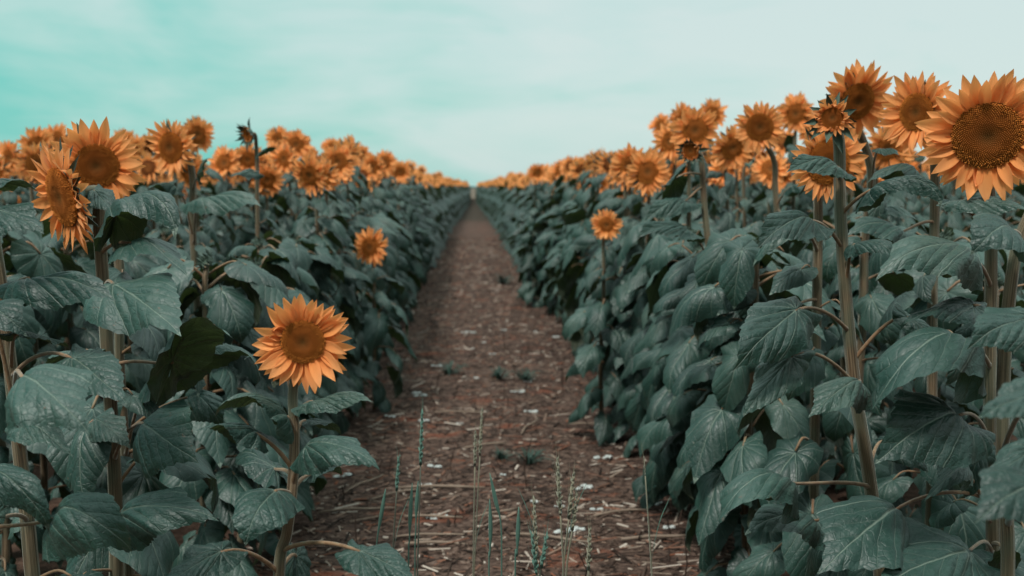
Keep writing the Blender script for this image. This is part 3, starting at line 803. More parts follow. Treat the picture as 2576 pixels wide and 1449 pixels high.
def mid_plant(x, y, H, label, group, head=None, nl=13, side=None, seed=0, cat='sunflower plant'):
    """head: (centre, yaw, pitch, R)"""
    root = link('sunflower', None); root.location = (x, y, 0); root.empty_display_size = .1
    tag(root, label, cat, group)
    g = random.Random(seed)
    top = Vector((x, y, H))
    if head:
        c, yaw, pitch, R = head
        M, n = face_matrix(c, yaw, pitch, R, g.uniform(0, 6))
        top = c - n * R * .9
        i = g.randrange(6)
        h = link('flower_head', MID_HEAD[i], root, local(root, M))
        link('petals', MID_PET[g.randrange(6)], h); link('disc', DISC_MID, h)
    else:
        M, n = face_matrix(Vector((x, y, H + .01)), g.uniform(-60, 60), g.uniform(-80, -30), g.uniform(.022, .032), 0)
        link('flower_bud', BUD, root, local(root, M))
    d = top - Vector((x, y, 0))
    S = Matrix(((1, 0, d.x / d.z, 0), (0, 1, d.y / d.z, 0), (0, 0, 1, 0), (0, 0, 0, 1)))  # lean
    q = d.to_track_quat('Z', 'X').to_matrix().to_4x4() @ Matrix.Diagonal((1, 1, d.length, 1))
    link('stem', MID_STEM[g.randrange(5)], root, q)
    P = [Vector((x, y, 0)), top]
    rand_leaves(root, P, H, nl, .08, min(H - .06, top.z - .12), side, g)
    if not head:
        rand_leaves(root, P, H, 6, H - .14, H - .01, None, g, (.95, 1.15))
    return root

def semi(px, py, diam, yaw, pitch, label, size=.245, nl=22):
    d = size * F / diam
    c = at(px, py, d); R = size / 2 / 1.84
    s = (.5, -.5) if c.x < 0 else (-.5, -.5)
    HERO_BASES.append((c.x, c.y + .06))
    return mid_plant(c.x, c.y + .08, c.z, label, None, (c, yaw, pitch, R), nl, s, int(px * 7 + py))

SEMI = [
 (25, 397, 88, -25, 3, 'narrow sunflower bloom at the picture edge left of the touching blooms'),
 (95, 368, 92, 10, 6, 'soft-focus sunflower bloom peeping over the big profile bloom'),
 (350, 376, 74, 5, 5, 'small blurred sunflower bloom in the gap beside the big broad bloom'),
 (495, 338, 92, 40, 0, 'sunflower bloom turned away showing green bracts beside the half-hidden bloom'),
 (624, 402, 84, 0, 10, 'blurred sunflower bloom under the dark closed bud'),
 (672, 452, 84, 12, 14, 'nodding sunflower bloom below the dark closed bud, behind leaves'),
 (716, 400, 82, -30, 2, 'sunflower bloom with half its disc hidden, east of the dark closed bud'),
 (744, 364, 78, 20, -5, 'topmost blurred sunflower bloom east of the dark closed bud'),
 (782, 408, 76, -15, 3, 'blurred sunflower bloom beside the round brown-disced bloom of the west row'),
 (850, 408, 92, 0, 2, 'round blurred sunflower bloom with clear brown disc, largest far down the west row'),
 (838, 372, 60, 10, -8, 'sunflower bloom peeking from behind the round blurred bloom of the west row'),
 (22, 505, 74, 30, 8, 'low sunflower bloom under the edge leaf beside the profile bloom'),
 (808, 500, 52, -40, 10, 'small drooping sunflower bloom below the row of blurred blooms'),
 (574, 412, 60, -50, 5, 'sunflower bloom edge-on behind the bare stems of the west row'),
 (482, 480, 70, 60, 0, 'low sunflower bloom behind the upright bare upper stem'),
 (968, 408, 62, 5, 0, 'blurred sunflower bloom with dark disc near the dip in the west row'),
 (1585, 415, 100, 0, 2, 'round blurred sunflower bloom with dark disc at the low end of the near east row'),
 (1642, 414, 84, 18, 8, 'sunflower bloom tucked beside the round dark-disced bloom of the east row'),
 (1686, 358, 104, -52, 4, 'sunflower bloom in profile facing the path above the small opening bud'),
 (1748, 328, 122, -5, 3, 'big blurred sunflower bloom directly behind the small opening bud'),
 (1792, 288, 84, 25, -5, 'sunflower bloom peeking over the big blurred bloom with dark bracts'),
 (1842, 372, 112, 10, 10, 'sunflower bloom with dark disc half hidden by the round tall bloom'),
 (2002, 286, 98, -25, 4, 'sunflower bloom half hidden beside the round tall bloom, near the spiky bud'),
 (2232, 372, 124, 6, 10, 'blurred sunflower bloom low between the highest bloom and the narrow-disced bloom'),
 (2402, 400, 100, 20, 2, 'blurred sunflower bloom seen under the narrow-disced bloom'),
 (1662, 315, 62, -40, -6, 'small half-open sunflower bloom at the top corner of the east row'),
 (1510, 462, 56, 0, 8, 'small blurred low sunflower bloom before the dip of the east row'),
 (1562, 480, 62, 20, 8, 'blurred sunflower bloom below the round dark-disced bloom of the east row'),
 (2140, 340, 90, 0, 0, 'sunflower bloom hidden behind the highest bloom and the spiky bud'),
  (145, 352, 82, -10, 0, 'sunflower bloom just above the crown of the broad bloom behind the profile one'),
 (312, 358, 66, 12, 0, 'small sunflower bloom half covered by the broad bloom, towards the path'),
 (560, 445, 62, 20, 10, 'small low sunflower bloom between the bare upper stem and the closed bud stem'),
 (700, 350, 66, -12, 0, 'small sunflower bloom behind the topmost blurred bloom beside the closed bud'),
 (906, 392, 58, 8, 4, 'small sunflower bloom just past the round blurred bloom of the west row'),
 (938, 420, 70, -18, 6, 'sunflower bloom between the round blurred bloom and the dark-disced bloom'),
 (1006, 432, 56, 10, 6, 'small sunflower bloom on the path side of the dark-disced bloom'),
 (1718, 300, 84, 20, 0, 'sunflower bloom crowning the cluster above the small opening bud'),
 (1800, 425, 84, -10, 10, 'low sunflower bloom in the leaves under the cluster of the opening bud'),
 (1700, 440, 92, 12, 10, 'low sunflower bloom behind the slanting bare stem of the opening bud'),
 (1626, 470, 76, -15, 10, 'low sunflower bloom under the profile bloom of the east row'),
 (1462, 425, 60, 5, 4, 'small far sunflower bloom at the low end of the east row, topmost there'),
 (1412, 428, 54, -20, 4, 'tiny far sunflower bloom on the sloping end of the east row'),
 (1352, 434, 50, 14, 4, 'farthest separate sunflower bloom sticking up before the dip, east row'),
 (2052, 330, 92, -30, 4, 'sunflower bloom behind the spiky bud, mostly covered by it'),
 (1962, 440, 92, 12, 14, 'low sunflower bloom behind the straight stem of the round tall bloom'),
 (2290, 440, 84, -10, 8, 'low sunflower bloom glimpsed beneath the narrow-disced bloom'),
 (1910, 402, 88, 30, 12, 'sunflower bloom under the round tall bloom, mostly behind it')]
for s in SEMI: semi(*s)
# the two short plants that bloom low on the faces of the rows
semi(932, 622, 98, -24, 6, 'ragged narrow sunflower bloom low on the leafy face of the west row', .255, 12)
semi(1526, 566, 80, -10, 6, 'small sunflower bloom low on the leafy face of the east row', .18, 12)

# ------------------------------------------------------------------ field plants, each its own object
def low_foliage(seed, n=24):
    g = random.Random(seed); b = MB()
    V, f, Uv = tube(spline([(0, 0, -.02), (g.uniform(-.02, .02), g.uniform(-.02, .02), .5), (0, .02, .97), (0, -.01, 1.0)], 2), [.015] * 4 + [.010] * 3, 5)
    for i in range(n):
        src = LEAF_LOW[g.randrange(len(LEAF_LOW))]
        t = (i + g.uniform(.2, .8)) / n; z = (.1 + .86 * t)
        az = i * 2.4 + g.uniform(-.4, .4); bz = g.uniform(.1, 1.3); az = math.atan2(math.sin(az), math.cos(az) + bz)
        L = g.uniform(.78, 1.15) * (1.05 + .25 * math.sin(t * 3) - .4 * max(0, t - .6) / .4)
        M = Matrix.Translation((0, 0, z * 1.5)) @ rz(az) @ Matrix.Rotation(g.uniform(-.25, .25), 4, 'X') @ ry(g.uniform(-.15, .25) + .25 * (1 - t)) @ Matrix.Scale(L, 4)
        o = 0
        for k in range(len(src.v)):
            fk = [tuple(j - o for j in q) for q, m in zip(src.f, src.m) if m == k]
            b.add(src.v[k], fk, k, src.uv[k], M); o += len(src.v[k])
    st = MB().add(V * np.array([1, 1, 1.5]), f, 0, Uv)
    return b, st
LOWF = [low_foliage(50 + i) for i in range(6)]
LOWF_ME = [b.mesh('foliage', [LEAF, PETI]) for b, s in LOWF]
LOWS_ME = [s.mesh('stem', [STEM]) for b, s in LOWF]

def face_az(sd, ri, g):
    """which way the fuller side of a plant looks: towards the path and its light"""
    a = (-35 if sd < 0 else 215) if ri < 2 else -90
    return RAD(a + g.gauss(0, 22 if ri < 2 else 60))
ROWS = [(-1, -.98 - .74 * i, i) for i in range(30)] + [(1, 1.05 + .74 * i, i) for i in range(30)]
cands = []
for sd, rx, ri in ROWS:
    y = .9 + rnd.uniform(0, .3)
    while y < 122:
        x = rx + rnd.uniform(-.07, .07) - sd * .42 * max(0, min(1, (y - 36) / 50))
        y += rnd.uniform(.26, .40)
        px = (x - y * math.tan(YAW)) / max(y, .01) * F
        infr = abs(px) < 1288 + 260 / max(y, 1) + 120
        if not infr: continue
        if y > 28 and ri > 6: continue
        if y > 50 and ri > 4: continue
        if min((x - a) ** 2 + (y - b) ** 2 for a, b in HERO_BASES) < .17 ** 2: continue
        if y < (3.5 if sd < 0 else 3.1) and ri == 0: continue
        if y < 3.3 and ri == 1 and rnd.random() < .4: continue
        cands.append((math.hypot(x, y), x, y, sd, ri))
cands.sort()
N_IND = 300 - len(HERO_BASES)
ORD = ['row along the path', 'second row', 'third row', 'rows deep in the field']
stuff = []
for k, (dist, x, y, sd, ri) in enumerate(cands):
    g = random.Random(k * 31 + 5)
    s = ((.5, -.45) if sd < 0 else (-.5, -.45)) if ri == 0 else (0, -.5)
    far = y > 5.7
    sdn = 'west' if sd < 0 else 'east'
    if k < N_IND:
        if dist < 7.5:
            H = g.uniform(1.16, 1.34) if not far else 1.6
            hd = None
            if far:
                c = Vector((x, y - .06, g.gauss(1.63, .05))); hd = (c, g.gauss(-8, 34), g.gauss(4, 13), g.uniform(.056, .072))
                lab = 'blurred sunflower with an open bloom in the %s, %s field' % (ORD[min(ri, 3)], sdn); gp = 'mid-distance blooming sunflowers, %s field, %s' % (sdn, ORD[min(ri, 3)])
            else:
                lab = 'leafy sunflower plant with only a small bud, %s, %s field' % (ORD[min(ri, 3)], sdn); gp = 'leafy sunflower plants, %s field, %s' % (sdn, ORD[min(ri, 3)])
            mid_plant(x, y, H, lab, gp, hd, (30 if far else 21) if ri == 0 else (18 if far else 14), s, k)
        else:
            root = link('sunflower', None); root.location = (x, y, 0)
            tag(root, 'distant soft-focus sunflower in the %s, %s field' % (ORD[min(ri, 3)], sdn), 'sunflower plant', 'distant sunflowers, %s field, %s' % (sdn, ORD[min(ri, 3)]))
            H = g.gauss(1.64, .075); q = g.randrange(6); rot = rz(face_az(sd, ri, g)) @ Matrix.Diagonal((1.05, 1.05, (H - .03) / 1.5, 1))
            link('stem', LOWS_ME[q], root, rot); link('foliage', LOWF_ME[q], root, rot)
            if g.random() < .10:
                M, n = face_matrix(Vector((0, 0, H + .03)), g.uniform(-60, 60), g.uniform(-60, 0), g.uniform(.03, .04))
                link('flower_bud', BUD, root, M)
            else:
                M, n = face_matrix(Vector((0, -.06, H)), g.gauss(-4, 32), g.gauss(4, 13), g.uniform(.056, .073), g.uniform(0, 6))
                link('flower_head', LOW_HEAD_ME[g.randrange(6)], root, M)
    else:
        stuff.append((x, y, g.gauss(1.64, .06), g.gauss(0, 24), g.gauss(4, 9), g.uniform(.056, .073), face_az(sd, ri, g), g.randrange(6), y))

# ---- the rest of the crop, one mass
def simple_plant(seed):
    """a field plant seen from afar: leaf kites and a stem, then a head"""
    g = random.Random(seed); V = []; f = []; U_ = []; m = []
    for i in range(13):
        t = (i + .5) / 13; az = i * 2.4 + g.uniform(-.4, .4); z = .12 + 1.36 * t
        L = .21 * g.uniform(.9, 1.3) * (1.1 - .3 * max(0, t - .6) / .4); p = g.uniform(.07, .13)
        ca, sa = math.cos(az), math.sin(az); dr = g.uniform(.5, 1.0)
        pts = [(p - .06, 0, .05), (p + .02, L * .42, .0), (p + L * .55 * .8, L * .33, -L * dr * .45), (p + L * .8, 0, -L * dr), (p + L * .55 * .8, -L * .33, -L * dr * .45), (p + .02, -L * .42, .0), (p + L * .4, 0, -L * dr * .18 + .02)]
        o = len(V)
        V += [(ca * a - sa * b, sa * a + ca * b, z + c) for a, b, c in pts]
        U_ += [(-.2, 0), (.1, .45), (.55, .4), (1, 0), (.55, -.4), (.1, -.45), (.45, 0)]
        for a, b in ((0, 5), (5, 4), (4, 3), (3, 2), (2, 1), (1, 0)): f.append((o + a, o + b, o + 6)); m.append(0)
    o = len(V); V += [(.012, 0, 0), (-.012, 0, 0), (-.009, 0, 1.5), (.009, 0, 1.5)]; U_ += [(0, 0)] * 4; f.append((o, o + 1, o + 2, o + 3)); m.append(1)
    return np.array(V), f, m, np.array(U_)
SP = [simple_plant(i) for i in range(6)]
def simple_head(seed):
    g = random.Random(seed); V = []; f = []; U_ = []; m = []
    for i in range(20):
        a = i / 20 * 6.283 + g.uniform(-.12, .12); l = g.uniform(1.75, 2.15); w = .27; z = g.uniform(-.2, .3)
        ca, sa = math.cos(a), math.sin(a); o = len(V)
        for r, t, zz, u in ((.75, 0, 0, 0), (1.3, w, z * .4, .5), (l, 0, z, 1), (1.3, -w, z * .4, .5)): V.append((ca * r - sa * t, sa * r + ca * t, zz)); U_.append((u, 0))
        f.append((o, o + 3, o + 2, o + 1)); m.append(0)
    o = len(V); V.append((0, 0, .2)); U_.append((0, 0))
    for i in range(9): V.append((math.cos(i / 9 * 6.283), math.sin(i / 9 * 6.283), .05)); U_.append((1, 0))
    for i in range(9): f.append((o, o + 1 + i, o + 1 + (i + 1) % 9)); m.append(1)
    o = len(V); V.append((0, 0, -.6)); U_.append((0, 0))
    for i in range(6): V.append((math.cos(i / 6 * 6.283) * .95, math.sin(i / 6 * 6.283) * .95, -.03)); U_.append((1, 0))
    for i in range(6): f.append((o, o + 1 + (i + 1) % 6, o + 1 + i)); m.append(2)
    return np.array(V), f, m, np.array(U_)
SH = [simple_head(i) for i in range(6)]
mass = MB()
for (x, y, H, yaw, pit, R, rot, q, yy) in stuff:
    Mx = Matrix.Translation((x, y, 0)) @ rz(rot) @ Matrix.Diagonal((1.08, 1.08, (H - .04) / 1.5, 1))
    if yy < 17:
        b, st = LOWF[q]
        mass.add(np.concatenate(b.v), b.f, 0, np.concatenate(b.uv), Mx); mass.m[-len(b.f):] = b.m
        mass.add(st.v[0], st.f, 4, st.uv[0], Mx)
    else:
        V, f, m, u = SP[q]; mass.add(V, f, 0, u, Mx); mass.m[-len(f):] = m
    M, n = face_matrix(Vector((x, y - .05, H)), yaw, pit, R, rot)
    if rnd.random() < .94:
        V, f, m, u = SH[q]; mass.add(V, f, 0, u, M); mass.m[-len(f):] = [j + 2 if j < 2 else 5 for j in m]
sf = link('sunflower_crop', mass.mesh('sunflower_crop', [LEAF, PETI, PETAL, DISCF, STEM, SEPAL]))
tag(sf, 'far rows of blooming sunflowers merging into an orange and green band', 'sunflower field', None, 'stuff')

# ------------------------------------------------------------------ ground, path, far land
def grid_mesh(name, x0, x1, y0, y1, nx, ny, zf, mat, ys=None):
    xs = np.linspace(x0, x1, nx + 1); ys = np.linspace(y0, y1, ny + 1) if ys is None else ys
    V = [(x, y, zf(x, y)) for y in ys for x in xs]
    n = nx + 1
    f = [(j * n + i, j * n + i + 1, (j + 1) * n + i + 1, (j + 1) * n + i) for j in range(len(ys) - 1) for i in range(nx)]
    return link(name, MB().add(V, f, 0).mesh(name, [mat]))
gr = grid_mesh('ground', -2500, 2500, -60, 3000, 20, 20, lambda x, y: 0, mat_ground()); tag(gr, kind='structure')
def pz(x, y):
    e = max(0, 1 - abs((x - .08)) / 1.0)
    return .006 + .028 * e * (.5 + .5 * math.sin(x * 5.1 + y * 1.7) * math.cos(x * 3.3 - y * 2.9)) + .010 * math.sin(x * 17 + 2) * math.sin(y * 13) * e + .008 * e
ysp = np.concatenate([np.arange(-3, 14, .07), np.linspace(14, 122, 180)])
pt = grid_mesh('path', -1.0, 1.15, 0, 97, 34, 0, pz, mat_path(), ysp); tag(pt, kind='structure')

# litter of straw, chips and stubble
lit = MB(); gl = random.Random(5)
for i in range(22000):
    y = 2.6 + 26 * gl.random() ** 2.1
    x = gl.uniform(-1.0, 1.15); z = pz(x, y)
    l = .008 + .05 * gl.random() ** 2.2 * (1 + y * .03); w = gl.uniform(.0014, .0042) * (1 + y * .06); a = gl.gauss(0, .7) + (1.5 if gl.random() < .3 else 0)
    c, s_ = math.cos(a), math.sin(a); t = gl.uniform(-.25, .35) * l; h = w * .7
    if gl.random() < .25: l *= .4; w *= 1.6
    b0 = [(-l, -w, 0), (l, -w, t), (l, w, t), (-l, w, 0), (-l * .95, -w * .5, h), (l * .95, -w * .5, t + h), (l * .95, w * .5, t + h), (-l * .95, w * .5, h)]
    V = [(x + c * p - s_ * q, y + s_ * p + c * q, z + r + .003) for p, q, r in b0]
    u = gl.random() ** 1.45
    lit.add(V, [(4, 5, 6, 7), (0, 1, 5, 4), (2, 3, 7, 6), (1, 2, 6, 5), (3, 0, 4, 7)], 0, [(u, 0)] * 8)
for i in range(150):      # upright broken stubble
    y = 3.5 + 16 * gl.random() ** 1.4; x = gl.uniform(-.75, .9); h = gl.uniform(.05, .2)
    V, f, u = tube([(x, y, 0), (x + gl.uniform(-.02, .02), y, h * .5), (x + gl.uniform(-.04, .04), y, h)], [.003, .003, .002], 4)
    lit.add(V, f, 0, np.full((len(V), 2), gl.uniform(.0, .5)))
o = link('straw_litter', lit.mesh('straw_litter', [mat_litter()], False)); tag(o, 'dry straw and stubble litter strewn over the dirt path', 'straw litter', None, 'stuff')

# pale crumbly clusters
def pebble_me(seed):
    g = random.Random(seed); b = MB()
    for i in range(g.randint(4, 8)):
        r = g.uniform(.005, .012); cx, cy = (i - 3) * r * 1.2, g.gauss(0, .006)
        V = []; n = 7
        for t in (.0, .5, 1.0, 1.4): V += [(cx + r * math.cos(t) * math.cos(j / n * 6.283) * g.uniform(.8, 1.2), cy + r * math.cos(t) * math.sin(j / n * 6.283) * g.uniform(.8, 1.2), r * math.sin(t) * .8) for j in range(n)]
        f = [(k * n + j, k * n + (j + 1) % n, (k + 1) * n + (j + 1) % n, (k + 1) * n + j) for k in range(3) for j in range(n)] + [tuple(3 * n + j for j in range(n))]
        b.add(V, f)
    return b.mesh('pebble_cluster', [PEB])
PM = [pebble_me(i) for i in range(5)]
spots = [(865, 1215), (1100, 1195), (1270, 1220), (1075, 1243), (1480, 1250), (1470, 1257), (1505, 1312), (1350, 1300), (1410, 1310), (1460, 1370), (1425, 1375), (1645, 1300), (1690, 1365), (1340, 1055), (1050, 1000), (1060, 1010), (1160, 1080), (1320, 1000), (1300, 1003), (1190, 890), (1240, 905), (1170, 845), (1350, 840), (1270, 838), (1400, 855), (1100, 930), (1330, 975), (1220, 870), (1090, 1340), (1130, 1335), (930, 1180), (1660, 1295), (1590, 1000), (985, 1060), (1200, 960), (1520, 1175), (1180, 842), (1195, 850), (1310, 1005), (1070, 1075)]
for i, (px, py) in enumerate(spots):
    d = 1.5 * F / (py - 468)
    p = at(px, py, d)
    o = link('pebble_cluster', PM[i % 5], None, Matrix.Translation((p.x, p.y, pz(p.x, p.y) + .004)) @ rz(gl.uniform(-.4, .4)) @ Matrix.Scale(gl.uniform(.6, 1.2) * (1 + .03 * d), 4))
    tag(o, 'pale crumbly pebble cluster lying on the brown path', 'pebble cluster', 'pale pebble clusters scattered on the path')

def dry_me(seed):
    g = random.Random(seed); l = g.uniform(.12, .2)
    V, f, u = tube([(-l, 0, .006), (-l * .3, g.uniform(-.01, .01), .012), (l * .4, g.uniform(-.02, .02), .010), (l, g.uniform(-.02, .02), .006)], [.005, .006, .0055, .004], 7, 3, .12)
    return MB().add(V, f, 0, u).mesh('dry_stalk', [DRY])
DM = [dry_me(i) for i in range(4)]
for i, (px, py, a) in enumerate([(1090, 1385, .05), (1105, 1410, -.1), (915, 1240, 1.1), (1090, 1340, -.1), (1160, 1055, -.05), (1000, 1270, .6), (1330, 1100, 1.3), (1480, 1085, -.1), (1110, 1260, .0), (1560, 1330, .3), (1390, 1400, -.3), (1250, 1340, .5), (1570, 1020, -.15), (1220, 1150, .4), (900, 1310, .2), (1655, 1400, .1)]):
    d = 1.5 * F / (py - 468); p = at(px, py, d)
    o = link('dry_stalk', DM[i % 4], None, Matrix.Translation((p.x, p.y, pz(p.x, p.y) + .006)) @ rz(a) @ Matrix.Scale(gl.uniform(.8, 1.15), 4))
    tag(o, 'pale broken dry stalk lying flat in the straw litter', 'dry stalk', 'broken dry stalks lying on the path')

# weeds on the path
def weed_me(seed):
    g = random.Random(seed); b = MB()
    for i in range(46):
        a = g.uniform(0, 6.28); l = g.uniform(.03, .15); h = g.uniform(.02, .10); w = .0035
        P = [(0, 0, 0), (l * .3, 0, h * .6), (l * .7, 0, h), (l, 0, h * .9)]
        V = []; off = g.uniform(0, .05)
        for k, (px_, _, z) in enumerate(P):
            ww = w * (1, 1.5, 1.2, .1)[k]; V += [(px_ + off, -ww, z), (px_ + off, ww, z + .002)]
        b.add(V, [(2 * k, 2 * k + 2, 2 * k + 3, 2 * k + 1) for k in range(3)], 0, None, rz(a))
    return b.mesh('weed', [WEED])
WM = [weed_me(i) for i in range(3)]
for i, (px, py, s, lab) in enumerate([(1330, 1190, .8, 'dark green weed tuft nearest on the path beyond the grass ears'), (1128, 955, 1.0, 'low green weed tuft on the west half of the path'),
        (1252, 965, .9, 'small dark weed at the middle of the path'), (1322, 972, .9, 'wide weed tuft beside the small dark weed on the path'), (1266, 718, 1.6, 'far small weed on the path near the east row'), (1262, 1185, .6, 'tiny weed beside the nearest weed tuft')]):
    d = 1.5 * F / (py - 468); p = at(px, py, d)
    o = link('weed', WM[i % 3], None, Matrix.Translation((p.x, p.y, pz(p.x, p.y))) @ rz(i) @ Matrix.Scale(s, 4)); tag(o, lab, 'weed')

# grass ears in front
def ear_geo(P0, P1, r, g, awn=.05):
    """spikelets up an axis from P0 to P1"""
    b = MB(); A = Vector(P1) - Vector(P0); L = A.length; n = max(8, int(L / .0055))
    Q = A.to_track_quat('Z', 'Y').to_matrix().to_4x4()
    M = Matrix.Translation(P0) @ Q
    for i in range(n):
        t = i / n; s = r * (1.0 - .55 * t) * (.6 + .4 * min(1, t * 6)); a = (i % 2) * math.pi + (i % 4 // 2) * .6 + g.uniform(-.3, .3)
        z = t * L; h = .013
        base = Matrix.Translation((0, 0, z)) @ rz(a)
        V = [(0, -s * .45, 0), (0, s * .45, 0), (s * .9, 0, h * .3), (s * 1.1, 0, h), (s * .5, -s * .4, h * .5), (s * .5, s * .4, h * .5)]
        b.add(V, [(0, 4, 3, 5), (0, 5, 1), (0, 2, 4), (2, 3, 4), (2, 5, 3), (1, 5, 2)], 0, None, base)
        if g.random() < .75:
            l = awn * g.uniform(.6, 1.1); w = .0005
            b.add([(s, -w, h * .8), (s, w, h * .8), (s + l * .28, 0, h + l)], [(0, 1, 2)], 0, None, base)
    V, f, u = tube([(0, 0, 0), (0, 0, L * .95)], [r * .35, r * .12], 5); b.add(V, f, 0, None)
    return b, M
GR = [ # top px,py, ear length px, foot px at frame bottom, d, dry?, blade list, label
 (1062, 1035, 140, 1050, 2.5, 0, 'tallest green grass ear standing alone beside the lone sunflower'),
 (1003, 1148, 90, 985, 2.6, 0, 'bristly grass ear just behind the pointed leaf of the lone sunflower'),
 (1213, 1030, 120, 1192, 3.0, 1, 'tallest thin blurred grass ear at the middle of the path'),
 (1196, 1085, 90, 1190, 2.9, 1, 'blurred grass ear leaning against the tallest thin one mid path'),
 (1402, 1152, 150, 1418, 2.15, 1, 'dry grass ear with reddish tip, highest of the eastern clump'),
 (1443, 1190, 120, 1416, 2.15, 1, 'leaning grass ear in the middle of the eastern clump'),
 (1452, 1240, 100, 1424, 2.15, 1, 'third grass ear of the eastern clump, outermost and slender'),
 (1343, 1255, 150, 1352, 2.1, 1, 'thick straw-green grass ear, tallest of the low bristly clump'),
 (1376, 1345, 90, 1358, 2.1, 0, 'grass ear leaning outwards in the low bristly clump'),
 (1338, 1340, 110, 1350, 2.1, 0, 'short pale-tipped grass ear in front of the low bristly clump'),
 (1484, 1330, 110, 1480, 2.1, 1, 'single low straw-coloured grass ear east of both clumps'),
 (1620, 1150, 50, 1640, 2.6, 1, 'very thin grass stem standing close to the east row')]
for i, (px, py, el, fx, d, dry, lab) in enumerate(GR):
    g = random.Random(i); top = at(px, py, d); bt = at(fx, 1449, d); base = Vector((bt.x + (bt.x - top.x) * .3, bt.y, 0))
    root = link('grass_stalk', None); root.location = base; tag(root, lab, 'grass stalk')
    L = el / F * d; dirv = (top - bt).normalized(); e0 = top - dirv * L
    P = spline([base, bt + (base - bt) * .3, bt, e0], 4)
    V, f, u = tube(P, np.linspace(.0032, .0018, len(P)), 6)
    link('stem', MB().add(V - np.array(base), f, 0, u).mesh('stem', [STALK if not dry else EAR]), root)
    b, M = ear_geo(e0, top, (.0115 if el > 60 else .004), g)
    V = np.concatenate(b.v); A = np.array(M)
    V = V @ A[:3, :3].T + A[:3, 3] - np.array(base)
    link('ear', MB().add(V, b.f, 0).mesh('ear', [EAR if dry else GRASS]), root)
    # long blade
    if i in (1, 3, 8, 11, 5):
        q = bt + (top - bt) * .1; s = 1 if i % 2 else -1
        Pb = spline([q, q + Vector((s * .010, 0, .07)), q + Vector((s * .025, 0, .13)), q + Vector((s * .05, 0, .19))], 3)
        Vb = []
        for k, p in enumerate(Pb):
            w = .0026 * math.sin(math.pi * (k + .6) / (len(Pb) + .4)); Vb += [tuple(p - base + Vector((0, -w * .5, -w))), tuple(p - base + Vector((0, w * .5, w)))]
        link('blade', MB().add(Vb, [(2 * k, 2 * k + 2, 2 * k + 3, 2 * k + 1) for k in range(len(Pb) - 1)], 0).mesh('blade', [GRASS]), root)
# green blades, still unopened
for i, (pts, d, lab) in enumerate([
    ([(970, 1230), (960, 1290), (948, 1365), (946, 1449)], 2.3, 'green spindle of grass nearest the lone sunflower'),
    ([(1037, 1215), (1032, 1300), (1030, 1360), (1028, 1449)], 2.2, 'forked green grass shoot beside the tallest grass ear'),
    ([(1232, 1190), (1248, 1265), (1260, 1320), (1262, 1449)], 2.2, 'long green grass blade slanting at mid path'),
    ([(1305, 1275), (1303, 1340), (1300, 1400), (1296, 1449)], 2.1, 'upright green grass blade before the low bristly clump'),
    ([(1232, 1255), (1234, 1330), (1232, 1400), (1230, 1449)], 2.2, 'thin dark grass shoot between the slanting blade and the thin ears'),
    ([(1052, 1210), (1048, 1270), (1046, 1330), (1044, 1449)], 2.35, 'dark slim grass shoot touching the tallest ear')]):
    P0 = [at(x, y, d) for x, y in pts]; base = Vector((P0[-1].x, P0[-1].y, 0)); root = link('grass_shoot', None); root.location = base; tag(root, lab, 'grass shoot')
    P = spline(P0 + [base], 5); R = [.0008 + .0042 * math.sin(min(1, k / 9) * math.pi) ** 1 if k < 9 else .0018 for k in range(len(P))]
    V, f, u = tube([p - base for p in P], R, 6)
    link('blade', MB().add(V, f, 0, u).mesh('blade', [GRASS]), root)

# distant trees on the horizon
tl = MB(); gt = random.Random(3)
for i in range(900):
    x = gt.uniform(-700, 800); y = 760 + gt.uniform(-30, 60); h = gt.uniform(2.2, 4.2) * (1.3 if math.sin(x * .05) > .3 else .7); w = gt.uniform(2, 6)
    n = 6
    V = []
    for t in (0, .45, .8, 1.0):
        rr = (1, 1.15, .75, .15)[int(round(t * 3.2)) if t < 1 else 3]
        V += [(x + w * rr * math.cos(j / n * 6.283) * gt.uniform(.7, 1.2), y + w * rr * math.sin(j / n * 6.283), h * t * gt.uniform(.85, 1.1)) for j in range(n)]
    tl.add(V, [(k * n + j, k * n + (j + 1) % n, (k + 1) * n + (j + 1) % n, (k + 1) * n + j) for k in range(3) for j in range(n)] + [tuple(3 * n + j for j in range(n))])
o = link('treeline', tl.mesh('treeline', [TREE])); tag(o, 'faint bluish line of trees far off on the horizon', 'treeline', None, 'stuff')

# ------------------------------------------------------------------ sky and sun
W = bpy.data.worlds.new('World'); SC.world = W; W.use_nodes = True
class WT(NT):
    def __init__(s, t): s.t = t
k = WT(W.node_tree); k.t.nodes.clear()
SUN_EL, SUN_AZ = 58, 214           # azimuth measured clockwise from +Y: behind the camera
sky = k.n('ShaderNodeTexSky', sky_type='NISHITA', sun_disc=False); sky.sun_elevation = RAD(SUN_EL); sky.sun_rotation = RAD(SUN_AZ)
sky.air_density = 1.2; sky.dust_density = 2.0
tc = k.n('ShaderNodeTexCoord'); d = tc.outputs['Generated']
sp = k.n('ShaderNodeSeparateXYZ'); k.l(d, sp.inputs[0])
X, Z = sp.outputs[0], sp.outputs[2]
n1 = k.noise(k.mapping(d, (2.6, 2.6, 8)), 1.9, 4, .5, .5)
n2 = k.noise(k.mapping(d, (5, 5, 34), (3.1, 1.7, .4)), 1.3, 3, .5, .3)
cl = k.M('ADD', k.M('ADD', k.M('MULTIPLY', X, .95), .50), k.M('MULTIPLY', Z, 1.5))
cl = k.M('ADD', cl, k.M('MULTIPLY', k.M('SUBTRACT', n1, .5), 1.5))
cl = k.M('ADD', cl, k.M('MULTIPLY', k.M('SUBTRACT', n2, .5), .4))
cl = k.M('MAXIMUM', cl, k.M('MULTIPLY', k.step(Z, .25, .6), .8), clamp=True)
S = 10.0
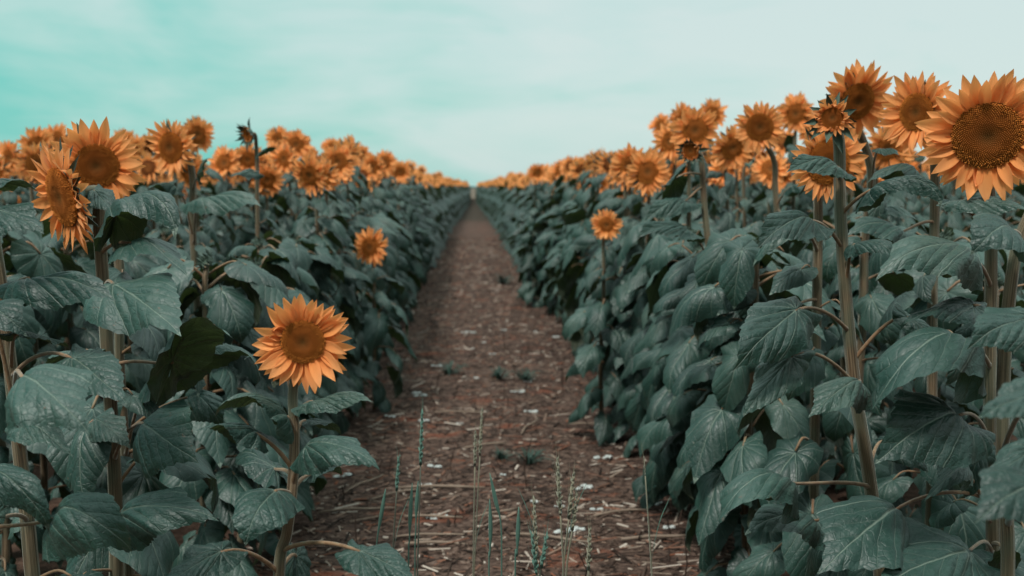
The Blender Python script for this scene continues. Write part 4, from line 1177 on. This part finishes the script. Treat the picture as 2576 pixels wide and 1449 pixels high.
teal = (.20 * S, .655 * S, .585 * S); mid = (.45 * S, .745 * S, .69 * S); soft = (.60 * S, .79 * S, .76 * S); white = (.67 * S, .81 * S, .785 * S)
nd = k.n('ShaderNodeValToRGB'); cr = nd.color_ramp; cr.elements.new(.5); cr.elements.new(.7)
for e, (p, c) in zip(cr.elements, [(.0, teal), (.4, mid), (.72, soft), (1.0, white)]): e.position = p; e.color = tuple(q / S for q in c) + (1,)
k.l(cl, nd.inputs[0])
sc_ = k.n('ShaderNodeVectorMath', operation='SCALE'); k.l(nd.outputs[0], sc_.inputs[0]); k.put(sc_.inputs['Scale'], k.M('MULTIPLY', k.M('MULTIPLY', S, k.M('SUBTRACT', 1.0, k.M('MULTIPLY', k.M('MULTIPLY', k.step(k.M('MULTIPLY', sp.outputs[1], -1.0), -.1, .6), k.M('SUBTRACT', 1.0, k.step(Z, .2, .75))), .6))), k.M('ADD', 1.0, k.M('MULTIPLY', k.step(Z, .3, .95), 1.5))))  # unseen sky behind the camera darkened to cut frontal fill, zenith brightened
col = k.mix(.12, sc_.outputs[0], sky.outputs[0])
bg = k.n('ShaderNodeBackground'); k.l(col, bg.inputs[0]); bg.inputs[1].default_value = .1
wo = k.n('ShaderNodeOutputWorld'); k.l(bg.outputs[0], wo.inputs[0])

sd = bpy.data.lights.new('sun', 'SUN'); sd.energy = 3.7; sd.angle = RAD(10); sd.color = (1, .95, .89)
so = bpy.data.objects.new('sun', sd); COL.objects.link(so)
sv = Vector((math.sin(RAD(SUN_AZ)) * math.cos(RAD(SUN_EL)), math.cos(RAD(SUN_AZ)) * math.cos(RAD(SUN_EL)), math.sin(RAD(SUN_EL))))
so.rotation_euler = sv.to_track_quat('Z', 'Y').to_euler()

SC.view_settings.view_transform = 'Standard'; SC.view_settings.look = 'None'
SC.view_settings.exposure = 0; SC.view_settings.gamma = 1
SC.render.engine = 'CYCLES'
SC.cycles.max_bounces = 6; SC.cycles.diffuse_bounces = 3; SC.cycles.glossy_bounces = 2; SC.cycles.transmission_bounces = 3; SC.cycles.transparent_max_bounces = 4
SC.cycles.use_denoising = True
print('objects', len(COL.objects), 'cands', len(cands), 'stuff', len(stuff), 'heroes', len(HERO_BASES))
